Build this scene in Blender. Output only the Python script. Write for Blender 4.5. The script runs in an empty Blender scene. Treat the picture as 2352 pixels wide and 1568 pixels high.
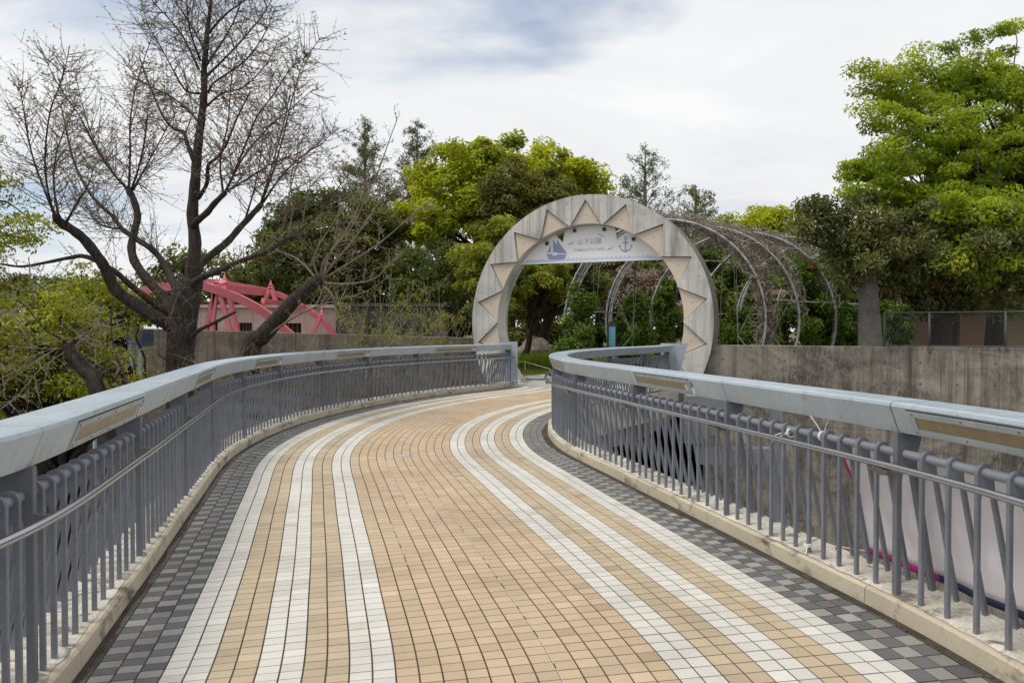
import bpy, bmesh, math, random
import numpy as np
from math import sin, cos, pi, radians, sqrt, atan2
from mathutils import Vector, Matrix

# ------------------------------------------------------------------ camera, sky, sun, exposure
scene = bpy.context.scene
col = scene.collection
F, CX, YH, CY = 1829.3, 1176.0, 755.2, 784.0        # focal length and horizon in the photograph's 2352 px frame
PITCH = math.atan((CY - YH) / F)
EYE = 1.5
cam_d = bpy.data.cameras.new('camera')
cam_d.lens = 28.0; cam_d.sensor_width = 36.0; cam_d.clip_end = 3000; cam_d.clip_start = 0.05
cam = bpy.data.objects.new('camera', cam_d); col.objects.link(cam)
cam.location = (0, 0, EYE); cam.rotation_euler = (pi / 2 - PITCH, 0, 0)
scene.camera = cam

SUN_EL, SUN_AZ = radians(66), radians(238)           # azimuth clockwise from +Y: from behind, left of the camera
world = bpy.data.worlds.new('World'); scene.world = world; world.use_nodes = True
nt = world.node_tree; N_, L_ = nt.nodes, nt.links
for n in list(N_): N_.remove(n)
w_out = N_.new('ShaderNodeOutputWorld')
sky = N_.new('ShaderNodeTexSky'); sky.sky_type = 'NISHITA'; sky.sun_disc = False
sky.sun_elevation = SUN_EL; sky.sun_rotation = SUN_AZ; sky.air_density = 1.0; sky.dust_density = 0.8; sky.ozone_density = 1.2
bg_sky = N_.new('ShaderNodeBackground'); bg_sky.inputs[1].default_value = 0.14
L_.new(sky.outputs[0], bg_sky.inputs[0])
tc = N_.new('ShaderNodeTexCoord')
sep = N_.new('ShaderNodeSeparateXYZ'); L_.new(tc.outputs['Generated'], sep.inputs[0])
def wmath(op, a, b=None):
    m = N_.new('ShaderNodeMath'); m.operation = op
    for i, v in enumerate((a, b)):
        if v is None: continue
        if isinstance(v, (int, float)): m.inputs[i].default_value = v
        else: L_.new(v, m.inputs[i])
    return m.outputs[0]
zz = wmath('ADD', wmath('MAXIMUM', sep.outputs[2], 0.0), 0.16)
cmb = N_.new('ShaderNodeCombineXYZ')
L_.new(wmath('DIVIDE', sep.outputs[0], zz), cmb.inputs[0]); L_.new(wmath('DIVIDE', sep.outputs[1], zz), cmb.inputs[1])
def wnoise(scale, detail, off, dist=0.0, rough=0.55, stretch=(1, 1, 1)):
    mp = N_.new('ShaderNodeMapping'); mp.inputs['Location'].default_value = off; mp.inputs['Scale'].default_value = stretch
    L_.new(cmb.outputs[0], mp.inputs[0])
    n = N_.new('ShaderNodeTexNoise'); n.inputs['Scale'].default_value = scale; n.inputs['Detail'].default_value = detail
    n.inputs['Roughness'].default_value = rough; n.inputs['Distortion'].default_value = dist
    L_.new(mp.outputs[0], n.inputs['Vector']); return n.outputs['Fac']
def wramp(fac, stops):
    r = N_.new('ShaderNodeValToRGB'); L_.new(fac, r.inputs[0])
    e = r.color_ramp.elements
    e[0].position, e[0].color = stops[0][0], (*stops[0][1], 1)
    e[1].position, e[1].color = stops[-1][0], (*stops[-1][1], 1)
    for p, c in stops[1:-1]:
        x = e.new(p); x.color = (*c, 1)
    r.color_ramp.interpolation = 'EASE'; return r.outputs[0]
CLOUD_OFF = (24.40, 14.42, 0.0)
cov = wramp(wnoise(0.62, 8, CLOUD_OFF, 0.25, 0.54, (1, 1.35, 1)), [(0.34, (0.25,) * 3), (0.47, (1,) * 3)])
tone = wramp(wnoise(1.25, 5, (9.47, 14.44, 0.0), 0.35, 0.55, (0.8, 1.3, 1)),
             [(0.28, (0.77, 0.79, 0.84)), (0.50, (0.89, 0.90, 0.915)), (0.66, (0.965, 0.965, 0.965))])
bg_cl = N_.new('ShaderNodeBackground'); bg_cl.inputs[1].default_value = 1.0
L_.new(tone, bg_cl.inputs[0])
mixw = N_.new('ShaderNodeMixShader')
L_.new(cov, mixw.inputs[0]); L_.new(bg_sky.outputs[0], mixw.inputs[1]); L_.new(bg_cl.outputs[0], mixw.inputs[2])
L_.new(mixw.outputs[0], w_out.inputs[0])

sun_d = bpy.data.lights.new('sun', 'SUN'); sun_d.energy = 2.2; sun_d.angle = radians(22); sun_d.color = (1.0, 0.95, 0.87)
sun = bpy.data.objects.new('sun', sun_d); col.objects.link(sun)
sdir = Vector((sin(SUN_AZ) * cos(SUN_EL), cos(SUN_AZ) * cos(SUN_EL), sin(SUN_EL)))
sun.rotation_euler = sdir.to_track_quat('Z', 'Y').to_euler()
sun.location = sdir * 60

scene.view_settings.view_transform = 'Standard'; scene.view_settings.look = 'None'
scene.view_settings.exposure = 0.0; scene.view_settings.gamma = 1.0
scene.render.engine = 'CYCLES'
scene.cycles.max_bounces = 6; scene.cycles.diffuse_bounces = 3; scene.cycles.transparent_max_bounces = 6
scene.cycles.use_denoising = True

# ------------------------------------------------------------------ helpers
R = random.Random(7)
NR = np.random.default_rng(11)

def P(x, y, d):
    """Point seen at (x, y) of the photograph's 2352 px frame at depth d (metres along +Y)."""
    v = (CY - y) / F
    dy = cos(PITCH) + v * sin(PITCH); dz = -sin(PITCH) + v * cos(PITCH)
    t = d / dy
    return Vector(((x - CX) / F * t, d, EYE + dz * t))

def tag(o, label=None, cat=None, group=None, kind=None):
    if label: o['label'] = label
    if cat: o['category'] = cat
    if group: o['group'] = group
    if kind: o['kind'] = kind
    return o

def empty(name, loc, rz=0.0, label=None, cat=None, group=None):
    o = bpy.data.objects.new(name, None); o.empty_display_size = 0.2
    col.objects.link(o); o.location = loc; o.rotation_euler = (0, 0, rz)
    return tag(o, label, cat, group)

def link(name, me, parent=None, loc=None, rz=None):
    o = bpy.data.objects.new(name, me); col.objects.link(o)
    if parent: o.parent = parent
    if loc is not None: o.location = loc
    if rz is not None: o.rotation_euler = (0, 0, rz)
    return o

class MB:
    """Collects boxes, prisms, tubes; build() links them as one mesh object. World coordinates; origin is subtracted."""
    def __init__(s): s.v = []; s.f = []
    def add(s, vs, fs):
        b = len(s.v); s.v.extend([tuple(x) for x in vs]); s.f.extend([tuple(i + b for i in f) for f in fs])
    def hexa(s, p):  # 8 points: bottom ring 0-3, top ring 4-7
        s.add(p, [(3, 2, 1, 0), (4, 5, 6, 7), (0, 1, 5, 4), (1, 2, 6, 5), (2, 3, 7, 6), (3, 0, 4, 7)])
    def box(s, x0, x1, y0, y1, z0, z1):
        s.hexa([(x0, y0, z0), (x1, y0, z0), (x1, y1, z0), (x0, y1, z0), (x0, y0, z1), (x1, y0, z1), (x1, y1, z1), (x0, y1, z1)])
    def prism(s, pts, vec):
        n = len(pts); a = [Vector(p) for p in pts]; b = [p + Vector(vec) for p in a]
        s.add(a + b, [tuple(range(n - 1, -1, -1)), tuple(range(n, 2 * n))] + [(i, (i + 1) % n, n + (i + 1) % n, n + i) for i in range(n)])
    def bar(s, a, b, w, h, up=(0, 0, 1)):
        a, b = Vector(a), Vector(b); d = (b - a).normalized(); u = Vector(up)
        x = d.cross(u); x = x.normalized() if x.length > 1e-4 else Vector((1, 0, 0)); y = x.cross(d)
        q = [x * sx * w / 2 + y * sy * h / 2 for sx, sy in ((-1, -1), (1, -1), (1, 1), (-1, 1))]
        s.hexa([a + k for k in q] + [b + k for k in q])
    def tube(s, path, rad, n=8, cap=True):
        path = [Vector(p) for p in path]; m = len(path)
        if not hasattr(rad, '__len__'): rad = [rad] * m
        b = len(s.v); ref = None
        for i, p in enumerate(path):
            t = (path[min(i + 1, m - 1)] - path[max(i - 1, 0)]).normalized()
            if ref is None: ref = t.orthogonal().normalized()
            ref = (ref - t * ref.dot(t)); ref = ref.normalized() if ref.length > 1e-5 else t.orthogonal().normalized()
            y = t.cross(ref)
            for k in range(n):
                a = 2 * pi * k / n; s.v.append(tuple(p + (ref * cos(a) + y * sin(a)) * rad[i]))
        for i in range(m - 1):
            for k in range(n):
                k2 = (k + 1) % n
                s.f.append((b + i * n + k, b + i * n + k2, b + (i + 1) * n + k2, b + (i + 1) * n + k))
        if cap:
            s.f.append(tuple(b + k for k in range(n - 1, -1, -1))); s.f.append(tuple(b + (m - 1) * n + k for k in range(n)))
    def build(s, name, mat, parent=None, origin=None, smooth=False):
        o = Vector(origin) if origin is not None else (Vector(parent.location) if parent else Vector((0, 0, 0)))
        me = bpy.data.meshes.new(name)
        me.from_pydata([(x - o.x, y - o.y, z - o.z) for x, y, z in s.v], [], s.f)
        if mat: me.materials.append(mat)
        if smooth: me.polygons.foreach_set('use_smooth', [True] * len(me.polygons))
        me.update()
        ob = link(name, me, parent)
        if not parent and origin is not None: ob.location = o
        return ob

def np_mesh(name, v, f, mat, rnd=None, smooth=False):
    """v (n,3), f (m,4) numpy -> mesh with a per-face float attribute 'rnd'."""
    me = bpy.data.meshes.new(name); n, m = len(v), len(f); k = f.shape[1]
    me.vertices.add(n); me.vertices.foreach_set('co', np.ascontiguousarray(v, np.float32).ravel())
    me.loops.add(m * k); me.loops.foreach_set('vertex_index', np.ascontiguousarray(f, np.int32).ravel())
    me.polygons.add(m); me.polygons.foreach_set('loop_start', np.arange(0, m * k, k, dtype=np.int32))
    if rnd is not None:
        a = me.attributes.new('rnd', 'FLOAT', 'FACE'); a.data.foreach_set('value', np.ascontiguousarray(rnd, np.float32))
    me.materials.append(mat); me.update(calc_edges=True)
    me.polygons.foreach_set('use_smooth', np.full(m, smooth, bool))
    return me

# ------------------------------------------------------------------ materials
def _nodes(name):
    m = bpy.data.materials.new(name); m.use_nodes = True
    t = m.node_tree; b = t.nodes['Principled BSDF']; return m, t, b

def _noise(t, vec, scale, detail=4, rough=0.55, stretch=None, dist=0.0):
    if stretch:
        mp = t.nodes.new('ShaderNodeMapping'); mp.inputs['Scale'].default_value = stretch; t.links.new(vec, mp.inputs[0]); vec = mp.outputs[0]
    n = t.nodes.new('ShaderNodeTexNoise'); n.inputs['Scale'].default_value = scale; n.inputs['Detail'].default_value = detail
    n.inputs['Roughness'].default_value = rough; n.inputs['Distortion'].default_value = dist; t.links.new(vec, n.inputs['Vector'])
    return n.outputs['Fac']

def _ramp(t, fac, stops):
    r = t.nodes.new('ShaderNodeValToRGB'); t.links.new(fac, r.inputs[0]); e = r.color_ramp.elements
    e[0].position, e[0].color = stops[0][0], (*stops[0][1], 1); e[1].position, e[1].color = stops[-1][0], (*stops[-1][1], 1)
    for p, c in stops[1:-1]: e.new(p).color = (*c, 1)
    return r.outputs[0]

def _mul(t, a, b, fac=1.0, mode='MULTIPLY'):
    m = t.nodes.new('ShaderNodeMix'); m.data_type = 'RGBA'; m.blend_type = mode; m.inputs[0].default_value = fac
    for sock, v in ((m.inputs[6], a), (m.inputs[7], b)):
        if hasattr(v, 'is_linked'): t.links.new(v, sock)
        else: sock.default_value = (*v, 1)
    return m.outputs[2]

def _bump(t, b, fac, strength, dist=0.01):
    n = t.nodes.new('ShaderNodeBump'); n.inputs['Strength'].default_value = strength; n.inputs['Distance'].default_value = dist
    t.links.new(fac, n.inputs['Height']); t.links.new(n.outputs[0], b.inputs['Normal'])

def mat(name, c, rough=0.6, metal=0.0, var=0.2, scale=3.0, fine=0.0, fscale=80.0, bump=0.0, bscale=60.0, stretch=None, dirt=None, coord='Object', spec=0.5, rvar=0.0):
    m, t, b = _nodes(name)
    tcn = t.nodes.new('ShaderNodeTexCoord'); vec = tcn.outputs[coord]
    oi = t.nodes.new('ShaderNodeObjectInfo')
    add = t.nodes.new('ShaderNodeVectorMath'); add.operation = 'ADD'
    sc = t.nodes.new('ShaderNodeVectorMath'); sc.operation = 'SCALE'; sc.inputs[3].default_value = 37.0
    cx = t.nodes.new('ShaderNodeCombineXYZ'); t.links.new(oi.outputs['Random'], cx.inputs[0]); t.links.new(oi.outputs['Random'], cx.inputs[1])
    t.links.new(cx.outputs[0], sc.inputs[0]); t.links.new(vec, add.inputs[0]); t.links.new(sc.outputs[0], add.inputs[1]); vec = add.outputs[0]
    f = _noise(t, vec, scale, 5, 0.6, stretch)
    lo, hi = 1 - var, 1 + var
    cc = _mul(t, c, _ramp(t, f, [(0.3, (lo,) * 3), (0.7, (hi,) * 3)]))
    if fine:
        cc = _mul(t, cc, _ramp(t, _noise(t, vec, fscale, 2, 0.7), [(0.3, (1 - fine,) * 3), (0.7, (1 + fine,) * 3)]))
    if dirt:   # (colour, scale, threshold, softness, stretch)
        dc, ds, th, so, st = dirt
        mx = t.nodes.new('ShaderNodeMix'); mx.data_type = 'RGBA'; mx.blend_type = 'MIX'
        t.links.new(_ramp(t, _noise(t, vec, ds, 6, 0.65, st, 0.4), [(th, (0,) * 3), (th + so, (1,) * 3)]), mx.inputs[0])
        t.links.new(cc, mx.inputs[6]); mx.inputs[7].default_value = (*dc, 1); cc = mx.outputs[2]
    t.links.new(cc, b.inputs['Base Color'])
    b.inputs['Roughness'].default_value = rough; b.inputs['Metallic'].default_value = metal; b.inputs['Specular IOR Level'].default_value = spec
    if rvar:
        t.links.new(_ramp(t, _noise(t, vec, 9, 4), [(0.3, (rough - rvar,) * 3), (0.7, (rough + rvar,) * 3)]), b.inputs['Roughness'])
    if bump: _bump(t, b, _noise(t, vec, bscale, 4, 0.6), bump)
    return m

def leaf_mat(name, cols, trans=0.4, rough=0.5, spec=0.35):
    """cols: leaf colours picked per leaf by its own random number."""
    m, t, b = _nodes(name)
    a = t.nodes.new('ShaderNodeAttribute'); a.attribute_name = 'rnd'
    k = len(cols); c = _ramp(t, a.outputs['Fac'], [(i / (k - 1), cc) for i, cc in enumerate(cols)])
    t.links.new(c, b.inputs['Base Color']); b.inputs['Roughness'].default_value = rough; b.inputs['Specular IOR Level'].default_value = spec
    tr = t.nodes.new('ShaderNodeBsdfTranslucent')
    t.links.new(_mul(t, c, (1.25, 1.2, 0.55)), tr.inputs[0])
    mx = t.nodes.new('ShaderNodeMixShader'); mx.inputs[0].default_value = trans
    t.links.new(b.outputs[0], mx.inputs[1]); t.links.new(tr.outputs[0], mx.inputs[2])
    t.links.new(mx.outputs[0], t.nodes['Material Output'].inputs[0])
    return m

def tile_mat(name, c, var=0.09):
    m, t, b = _nodes(name)
    a = t.nodes.new('ShaderNodeAttribute'); a.attribute_name = 'rnd'
    oi = t.nodes.new('ShaderNodeObjectInfo')
    s = t.nodes.new('ShaderNodeMath'); s.operation = 'ADD'; t.links.new(a.outputs['Fac'], s.inputs[0]); t.links.new(oi.outputs['Random'], s.inputs[1])
    fr = t.nodes.new('ShaderNodeMath'); fr.operation = 'FRACT'; t.links.new(s.outputs[0], fr.inputs[0])
    geo = t.nodes.new('ShaderNodeNewGeometry')
    cc = _mul(t, c, _ramp(t, fr.outputs[0], [(0, (1 - 2.6 * var,) * 3), (0.03, (1 - var,) * 3), (0.5, (1.0, 1.0, 1.0)), (0.97, (1 + var, 1 + var * 0.9, 1 + var * 0.8)), (1, (1 + 2 * var, 1 + 2 * var, 1 + 2.2 * var))]))
    cc = _mul(t, cc, _ramp(t, _noise(t, geo.outputs['Position'], 0.9, 5, 0.6), [(0.28, (0.80, 0.785, 0.765)), (0.5, (0.97, 0.965, 0.96)), (0.68, (1.04, 1.04, 1.04))]))
    cc = _mul(t, cc, _ramp(t, _noise(t, geo.outputs['Position'], 260, 2, 0.6), [(0.30, (0.84, 0.83, 0.81)), (0.62, (1.06, 1.06, 1.06))]))
    cc = _mul(t, cc, _ramp(t, _noise(t, geo.outputs['Position'], 6, 4, 0.7), [(0.62, (1, 1, 1)), (0.80, (0.78, 0.765, 0.74))]))
    t.links.new(cc, b.inputs['Base Color']); b.inputs['Roughness'].default_value = 0.62; b.inputs['Specular IOR Level'].default_value = 0.35
    _bump(t, b, _noise(t, geo.outputs['Position'], 220, 2, 0.6), 0.10, 0.001)
    return m

def concrete_mat(name, base, streak_dark, blot, line_scale=22.0, streak=0.5, blot_th=0.52, blot_col=(0.07, 0.065, 0.06), boards=True, thin=0.5):
    """Board-marked concrete: vertical grain, vertical run marks, mould patches. Uses 'rotated' object x so that grain runs upright."""
    m, t, b = _nodes(name)
    vec = t.nodes.new('ShaderNodeTexCoord').outputs['Object']
    c = _mul(t, base, _ramp(t, _noise(t, vec, 0.7, 5, 0.6), [(0.3, (0.82,) * 3), (0.7, (1.12,) * 3)]))
    g = _noise(t, vec, 1.0, 3, 0.6, (line_scale, line_scale, 0.25))
    c = _mul(t, c, _ramp(t, g, [(0.30, (1 - streak,) * 3), (0.46, (1.0,) * 3), (0.62, (1.06,) * 3)]))
    c = _mul(t, c, _ramp(t, _noise(t, vec, 1.0, 2, 0.5, (line_scale * 2.3, line_scale * 2.3, 0.13)), [(0.33, (0.38,) * 3), (0.385, (1.0,) * 3)]), thin)
    g2 = _noise(t, vec, 1.0, 4, 0.65, (2.6, 2.6, 0.22))
    mx = t.nodes.new('ShaderNodeMix'); mx.data_type = 'RGBA'
    t.links.new(_ramp(t, g2, [(0.50, (0,) * 3), (0.68, (streak_dark,) * 3)]), mx.inputs[0]); t.links.new(c, mx.inputs[6]); mx.inputs[7].default_value = (*blot_col, 1)
    c = mx.outputs[2]
    mx2 = t.nodes.new('ShaderNodeMix'); mx2.data_type = 'RGBA'
    bl = _noise(t, vec, 0.75, 7, 0.7, (1, 1, 1.5), 0.6)
    fine = _noise(t, vec, 14, 4, 0.7, (1.6, 1.6, 0.5))
    mm = t.nodes.new('ShaderNodeMath'); mm.operation = 'MULTIPLY'
    t.links.new(_ramp(t, bl, [(blot_th, (0,) * 3), (blot_th + 0.2, (1,) * 3)]), mm.inputs[0]); t.links.new(_ramp(t, fine, [(0.35, (0.35,) * 3), (0.6, (1,) * 3)]), mm.inputs[1])
    mm2 = t.nodes.new('ShaderNodeMath'); mm2.operation = 'MULTIPLY'; t.links.new(mm.outputs[0], mm2.inputs[0]); mm2.inputs[1].default_value = blot
    t.links.new(mm2.outputs[0], mx2.inputs[0]); t.links.new(c, mx2.inputs[6]); mx2.inputs[7].default_value = (*blot_col, 1); c = mx2.outputs[2]
    t.links.new(c, b.inputs['Base Color']); b.inputs['Roughness'].default_value = 0.88; b.inputs['Specular IOR Level'].default_value = 0.2
    if boards: _bump(t, b, g, 0.5, 0.012)
    return m

def bark_mat(name, c1, c2):
    m, t, b = _nodes(name)
    vec = t.nodes.new('ShaderNodeTexCoord').outputs['Object']
    n = _noise(t, vec, 1.0, 5, 0.7, (26, 26, 5), 0.5)
    t.links.new(_ramp(t, n, [(0.32, c1), (0.66, c2)]), b.inputs['Base Color'])
    b.inputs['Roughness'].default_value = 0.9; b.inputs['Specular IOR Level'].default_value = 0.15
    _bump(t, b, n, 0.8, 0.02); return m

M = {}
M['t_white'] = tile_mat('white_tile_paint', (0.615, 0.60, 0.548), 0.07)
M['t_tan'] = tile_mat('tan_tile_glaze', (0.475, 0.388, 0.268), 0.09)
M['t_orange'] = tile_mat('buff_tile_glaze', (0.50, 0.383, 0.257), 0.09)
M['t_dark'] = tile_mat('dark_grey_tile', (0.125, 0.127, 0.132), 0.2)
M['t_grey'] = tile_mat('light_grey_tile', (0.265, 0.26, 0.24), 0.2)
M['t_edge'] = tile_mat('soiled_edge_tile', (0.115, 0.105, 0.095), 0.2)
M['grout'] = mat('grout', (0.055, 0.045, 0.037), 0.95, var=0.4, scale=2.5, fine=0.3, coord='Object')
M['kerb'] = mat('cream_kerb_render', (0.52, 0.455, 0.34), 0.9, var=0.14, scale=1.6, fine=0.08, fscale=90, bump=0.25, bscale=70,
                dirt=((0.12, 0.10, 0.075), 3.2, 0.525, 0.17, (1, 1, 1.8)))
M['mortar'] = mat('rough_white_mortar', (0.53, 0.495, 0.43), 0.95, var=0.32, scale=3.5, fine=0.2, fscale=45, bump=0.9, bscale=22,
                  dirt=((0.15, 0.135, 0.115), 6, 0.52, 0.12, (1, 1, 1)))
M['fascia'] = mat('cream_fascia', (0.55, 0.50, 0.42), 0.85, var=0.12, scale=1.2)
M['soffit'] = mat('dark_deck_steel', (0.06, 0.055, 0.05), 0.8)
M['cap'] = mat('blue_grey_rail_paint', (0.36, 0.425, 0.475), 0.34, var=0.12, scale=2.2, fine=0.05, fscale=30, spec=0.5, rvar=0.08,
               dirt=((0.26, 0.27, 0.26), 3.0, 0.55, 0.25, (6, 6, 0.7)))
M['bal'] = mat('slate_baluster_paint', (0.175, 0.188, 0.22), 0.45, var=0.16, scale=5, fine=0.1, fscale=60, dirt=((0.10, 0.085, 0.07), 9, 0.66, 0.12, (1, 1, 0.5)))
M['pipepaint'] = mat('slate_pipe_paint', (0.24, 0.255, 0.285), 0.38, var=0.08, scale=4)
M['post'] = mat('slate_post_paint', (0.14, 0.147, 0.168), 0.5, var=0.1, scale=4)
M['steel'] = mat('brushed_stainless', (0.42, 0.435, 0.46), 0.26, 1.0, var=0.08, scale=5, fine=0.1, fscale=120)
M['bracket'] = mat('dull_bracket_steel', (0.22, 0.215, 0.20), 0.5, 0.6)
M['lampframe'] = mat('lamp_frame_paint', (0.33, 0.375, 0.39), 0.5, var=0.14, scale=5, dirt=((0.18, 0.17, 0.13), 6, 0.58, 0.2, (5, 5, 1)))
M['diffuser'] = mat('yellowed_diffuser', (0.20, 0.155, 0.08), 0.3, var=0.22, scale=3, stretch=(4, 4, 1))
M['seam'] = mat('dark_seam', (0.03, 0.03, 0.03), 0.8)
M['lab_blue'] = mat('blue_sticker', (0.05, 0.12, 0.42), 0.5)
M['lab_white'] = mat('white_sticker', (0.72, 0.72, 0.70), 0.5)
M['ink'] = mat('black_ink', (0.03, 0.03, 0.03), 0.6)
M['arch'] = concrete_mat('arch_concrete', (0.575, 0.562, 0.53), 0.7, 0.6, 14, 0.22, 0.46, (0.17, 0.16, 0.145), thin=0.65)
M['archside'] = concrete_mat('arch_side_shaded_concrete', (0.26, 0.235, 0.205), 0.8, 0.7, 18, 0.4, 0.45, (0.085, 0.075, 0.065))  # arch concrete again, base darkened to hold the shade of the ring's outer side
M['archtri'] = mat('tan_inlay_panel', (0.60, 0.51, 0.41), 0.85, var=0.08, scale=1.5, fine=0.05, dirt=((0.33, 0.28, 0.22), 3, 0.62, 0.25, (5, 5, 0.4)))
M['wall'] = concrete_mat('mouldy_wall_concrete', (0.36, 0.32, 0.26), 0.8, 1.0, 14, 0.32, 0.37, (0.075, 0.068, 0.06), thin=0.35)
M['wallL'] = concrete_mat('stained_wall_concrete', (0.185, 0.155, 0.12), 0.85, 0.9, 10, 0.5, 0.42, (0.05, 0.044, 0.038))
M['bldg'] = concrete_mat('old_building_concrete', (0.42, 0.37, 0.32), 0.5, 0.6, 8, 0.25, 0.5, (0.15, 0.13, 0.115))
M['bldgdark'] = concrete_mat('blackened_building_concrete', (0.085, 0.078, 0.072), 0.6, 0.7, 8, 0.3, 0.45, (0.045, 0.042, 0.04))
M['void'] = mat('dark_interior', (0.02, 0.018, 0.015), 0.9)
M['wood'] = mat('brown_door_wood', (0.16, 0.09, 0.04), 0.7)
M['sign'] = mat('white_sign_enamel', (0.88, 0.88, 0.865), 0.4, var=0.03, scale=1)
M['s_blue'] = mat('sign_slate_blue', (0.29, 0.35, 0.53), 0.5, var=0.05)
M['s_lilac'] = mat('sign_lilac_blue', (0.43, 0.47, 0.66), 0.5, var=0.05)
M['s_pale'] = mat('sign_pale_blue', (0.58, 0.65, 0.77), 0.5, var=0.04)
M['brown'] = mat('rusty_bracket', (0.10, 0.06, 0.04), 0.8)
M['pink'] = mat('pink_bridge_paint', (0.62, 0.17, 0.205), 0.5, var=0.12, scale=2, dirt=((0.30, 0.08, 0.08), 4, 0.62, 0.2, None))
M['pipe'] = mat('galvanised_tube', (0.40, 0.40, 0.41), 0.55, 0.3, var=0.3, scale=3, dirt=((0.13, 0.105, 0.085), 5, 0.50, 0.2, None))
M['cable'] = mat('thin_steel_cable', (0.42, 0.42, 0.40), 0.5, 0.5)
M['vine'] = mat('dry_grey_vine', (0.29, 0.25, 0.205), 0.95, var=0.3, scale=4)
M['stele'] = mat('speckled_granite', (0.135, 0.123, 0.108), 0.9, var=0.3, scale=3, fine=0.3, fscale=30, bump=0.3, bscale=30)  # base tone lowered: the tree's shade over the pillar is in the colour
M['fence'] = mat('green_grey_fence_paint', (0.085, 0.098, 0.10), 0.55)
M['tanwall'] = mat('tan_house_render', (0.25, 0.185, 0.10), 0.9, var=0.12, scale=0.8)
M['brownwall'] = mat('brown_house_render', (0.11, 0.062, 0.036), 0.9, var=0.15, scale=1)
M['plaza'] = mat('grey_stone_slab', (0.36, 0.355, 0.335), 0.85, var=0.25, scale=1.4, fine=0.12, fscale=40)
M['plazajoint'] = mat('plaza_bed', (0.16, 0.155, 0.14), 0.95)
M['soil'] = mat('park_earth', (0.11, 0.085, 0.05), 0.95, var=0.4, scale=0.6, fine=0.2, fscale=8)
M['asphalt'] = mat('lower_road_asphalt', (0.055, 0.055, 0.055), 0.9, var=0.2, scale=0.5, fine=0.2, fscale=20)
M['navy'] = mat('navy_canopy_paint', (0.045, 0.065, 0.12), 0.5)
M['paleblue'] = mat('pale_blue_post_paint', (0.36, 0.46, 0.52), 0.5)
M['redroof'] = mat('dull_red_roof', (0.30, 0.09, 0.08), 0.7)
M['infob'] = mat('info_pillar_black', (0.025, 0.03, 0.035), 0.35)
M['infop'] = mat('info_panel_teal', (0.10, 0.30, 0.38), 0.4, var=0.5, scale=1.2, stretch=(1, 1, 4))
M['infog'] = mat('info_panel_green', (0.14, 0.34, 0.22), 0.4, var=0.2)
M['banner'] = mat('white_vinyl_banner', (0.90, 0.86, 0.90), 0.45, var=0.05, scale=2.0, stretch=(1, 1, 2))
M['magenta'] = mat('magenta_hem', (0.55, 0.03, 0.28), 0.5)
M['bnavy'] = mat('navy_hem', (0.02, 0.035, 0.10), 0.5)
M['cord'] = mat('white_cord', (0.76, 0.75, 0.72), 0.7)
M['steelgrey'] = mat('grey_pier_paint', (0.20, 0.205, 0.225), 0.5, var=0.15, scale=2)
M['rock'] = mat('grey_boulder', (0.22, 0.19, 0.15), 0.95, var=0.4, scale=4, bump=0.5, bscale=12)
M['bark'] = bark_mat('ginkgo_bark', (0.018, 0.014, 0.012), (0.085, 0.069, 0.057))
M['barkpale'] = bark_mat('pale_shoot_bark', (0.11, 0.09, 0.07), (0.30, 0.26, 0.21))
M['barkdark'] = bark_mat('dark_bark', (0.018, 0.014, 0.011), (0.07, 0.055, 0.042))
M['twig'] = mat('grey_brown_twig', (0.15, 0.118, 0.09), 0.9, var=0.3, scale=2)
M['twigpale'] = mat('pale_twig', (0.27, 0.225, 0.175), 0.9, var=0.3, scale=2)
M['twiggrey'] = mat('grey_conifer_twig', (0.19, 0.165, 0.14), 0.9, var=0.25, scale=1)
M['disc'] = mat('cover_metal', (0.62, 0.64, 0.66), 0.35, 0.6)
# ------------------------------------------------------------------ the footbridge's centre line
CTRL = np.array([[0.42, -2.4], [0.339, -0.257], [0.19, 1.733], [0.155, 3.135], [-0.196, 4.796], [-0.812, 7.316], [-1.383, 9.952], [-1.367, 12.601],
                 [-0.73, 15.207], [0.353, 17.442], [1.46, 19.172], [2.058, 20.887], [2.538, 22.198]])
KW = 1.955                                                  # half width between the kerbs
def _dense(Pt, n=6000):
    s = np.r_[0, np.cumsum(np.hypot(*np.diff(Pt, axis=0).T))]
    m = np.gradient(Pt, s, axis=0); t = np.linspace(0, s[-1], n)
    i = np.clip(np.searchsorted(s, t) - 1, 0, len(s) - 2); h = (s[i + 1] - s[i])[:, None]; u = (t - s[i])[:, None] / h
    return (2*u**3 - 3*u**2 + 1)*Pt[i] + (u**3 - 2*u**2 + u)*h*m[i] + (-2*u**3 + 3*u**2)*Pt[i+1] + (u**3 - u**2)*h*m[i+1]
_D = _dense(CTRL)
k_ = np.hanning(401); k_ /= k_.sum()
_Dp = np.vstack([np.repeat(_D[:1], 200, 0) + (np.arange(-200, 0)[:, None]) * (_D[1] - _D[0]), _D, np.repeat(_D[-1:], 200, 0) + (np.arange(1, 201)[:, None]) * (_D[-1] - _D[-2])])
_D = np.c_[np.convolve(_Dp[:, 0], k_, 'valid'), np.convolve(_Dp[:, 1], k_, 'valid')]
_S = np.r_[0, np.cumsum(np.hypot(*np.diff(_D, axis=0).T))]
_S -= _S[np.argmin(np.abs(_D[:, 1] - 1.789))]              # s = 0 just in front of the camera
_T = np.gradient(_D, axis=0); _T /= np.hypot(*_T.T)[:, None]
def path(s):
    x, y = np.interp(s, _S, _D[:, 0]), np.interp(s, _S, _D[:, 1])
    tx, ty = np.interp(s, _S, _T[:, 0]), np.interp(s, _S, _T[:, 1]); l = math.hypot(tx, ty)
    return Vector((x, y, 0)), Vector((tx / l, ty / l, 0)), Vector((ty / l, -tx / l, 0))
def at(s, o, z=0.0):
    p, t, n = path(s); q = p + n * o; q.z = z; return q
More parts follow.
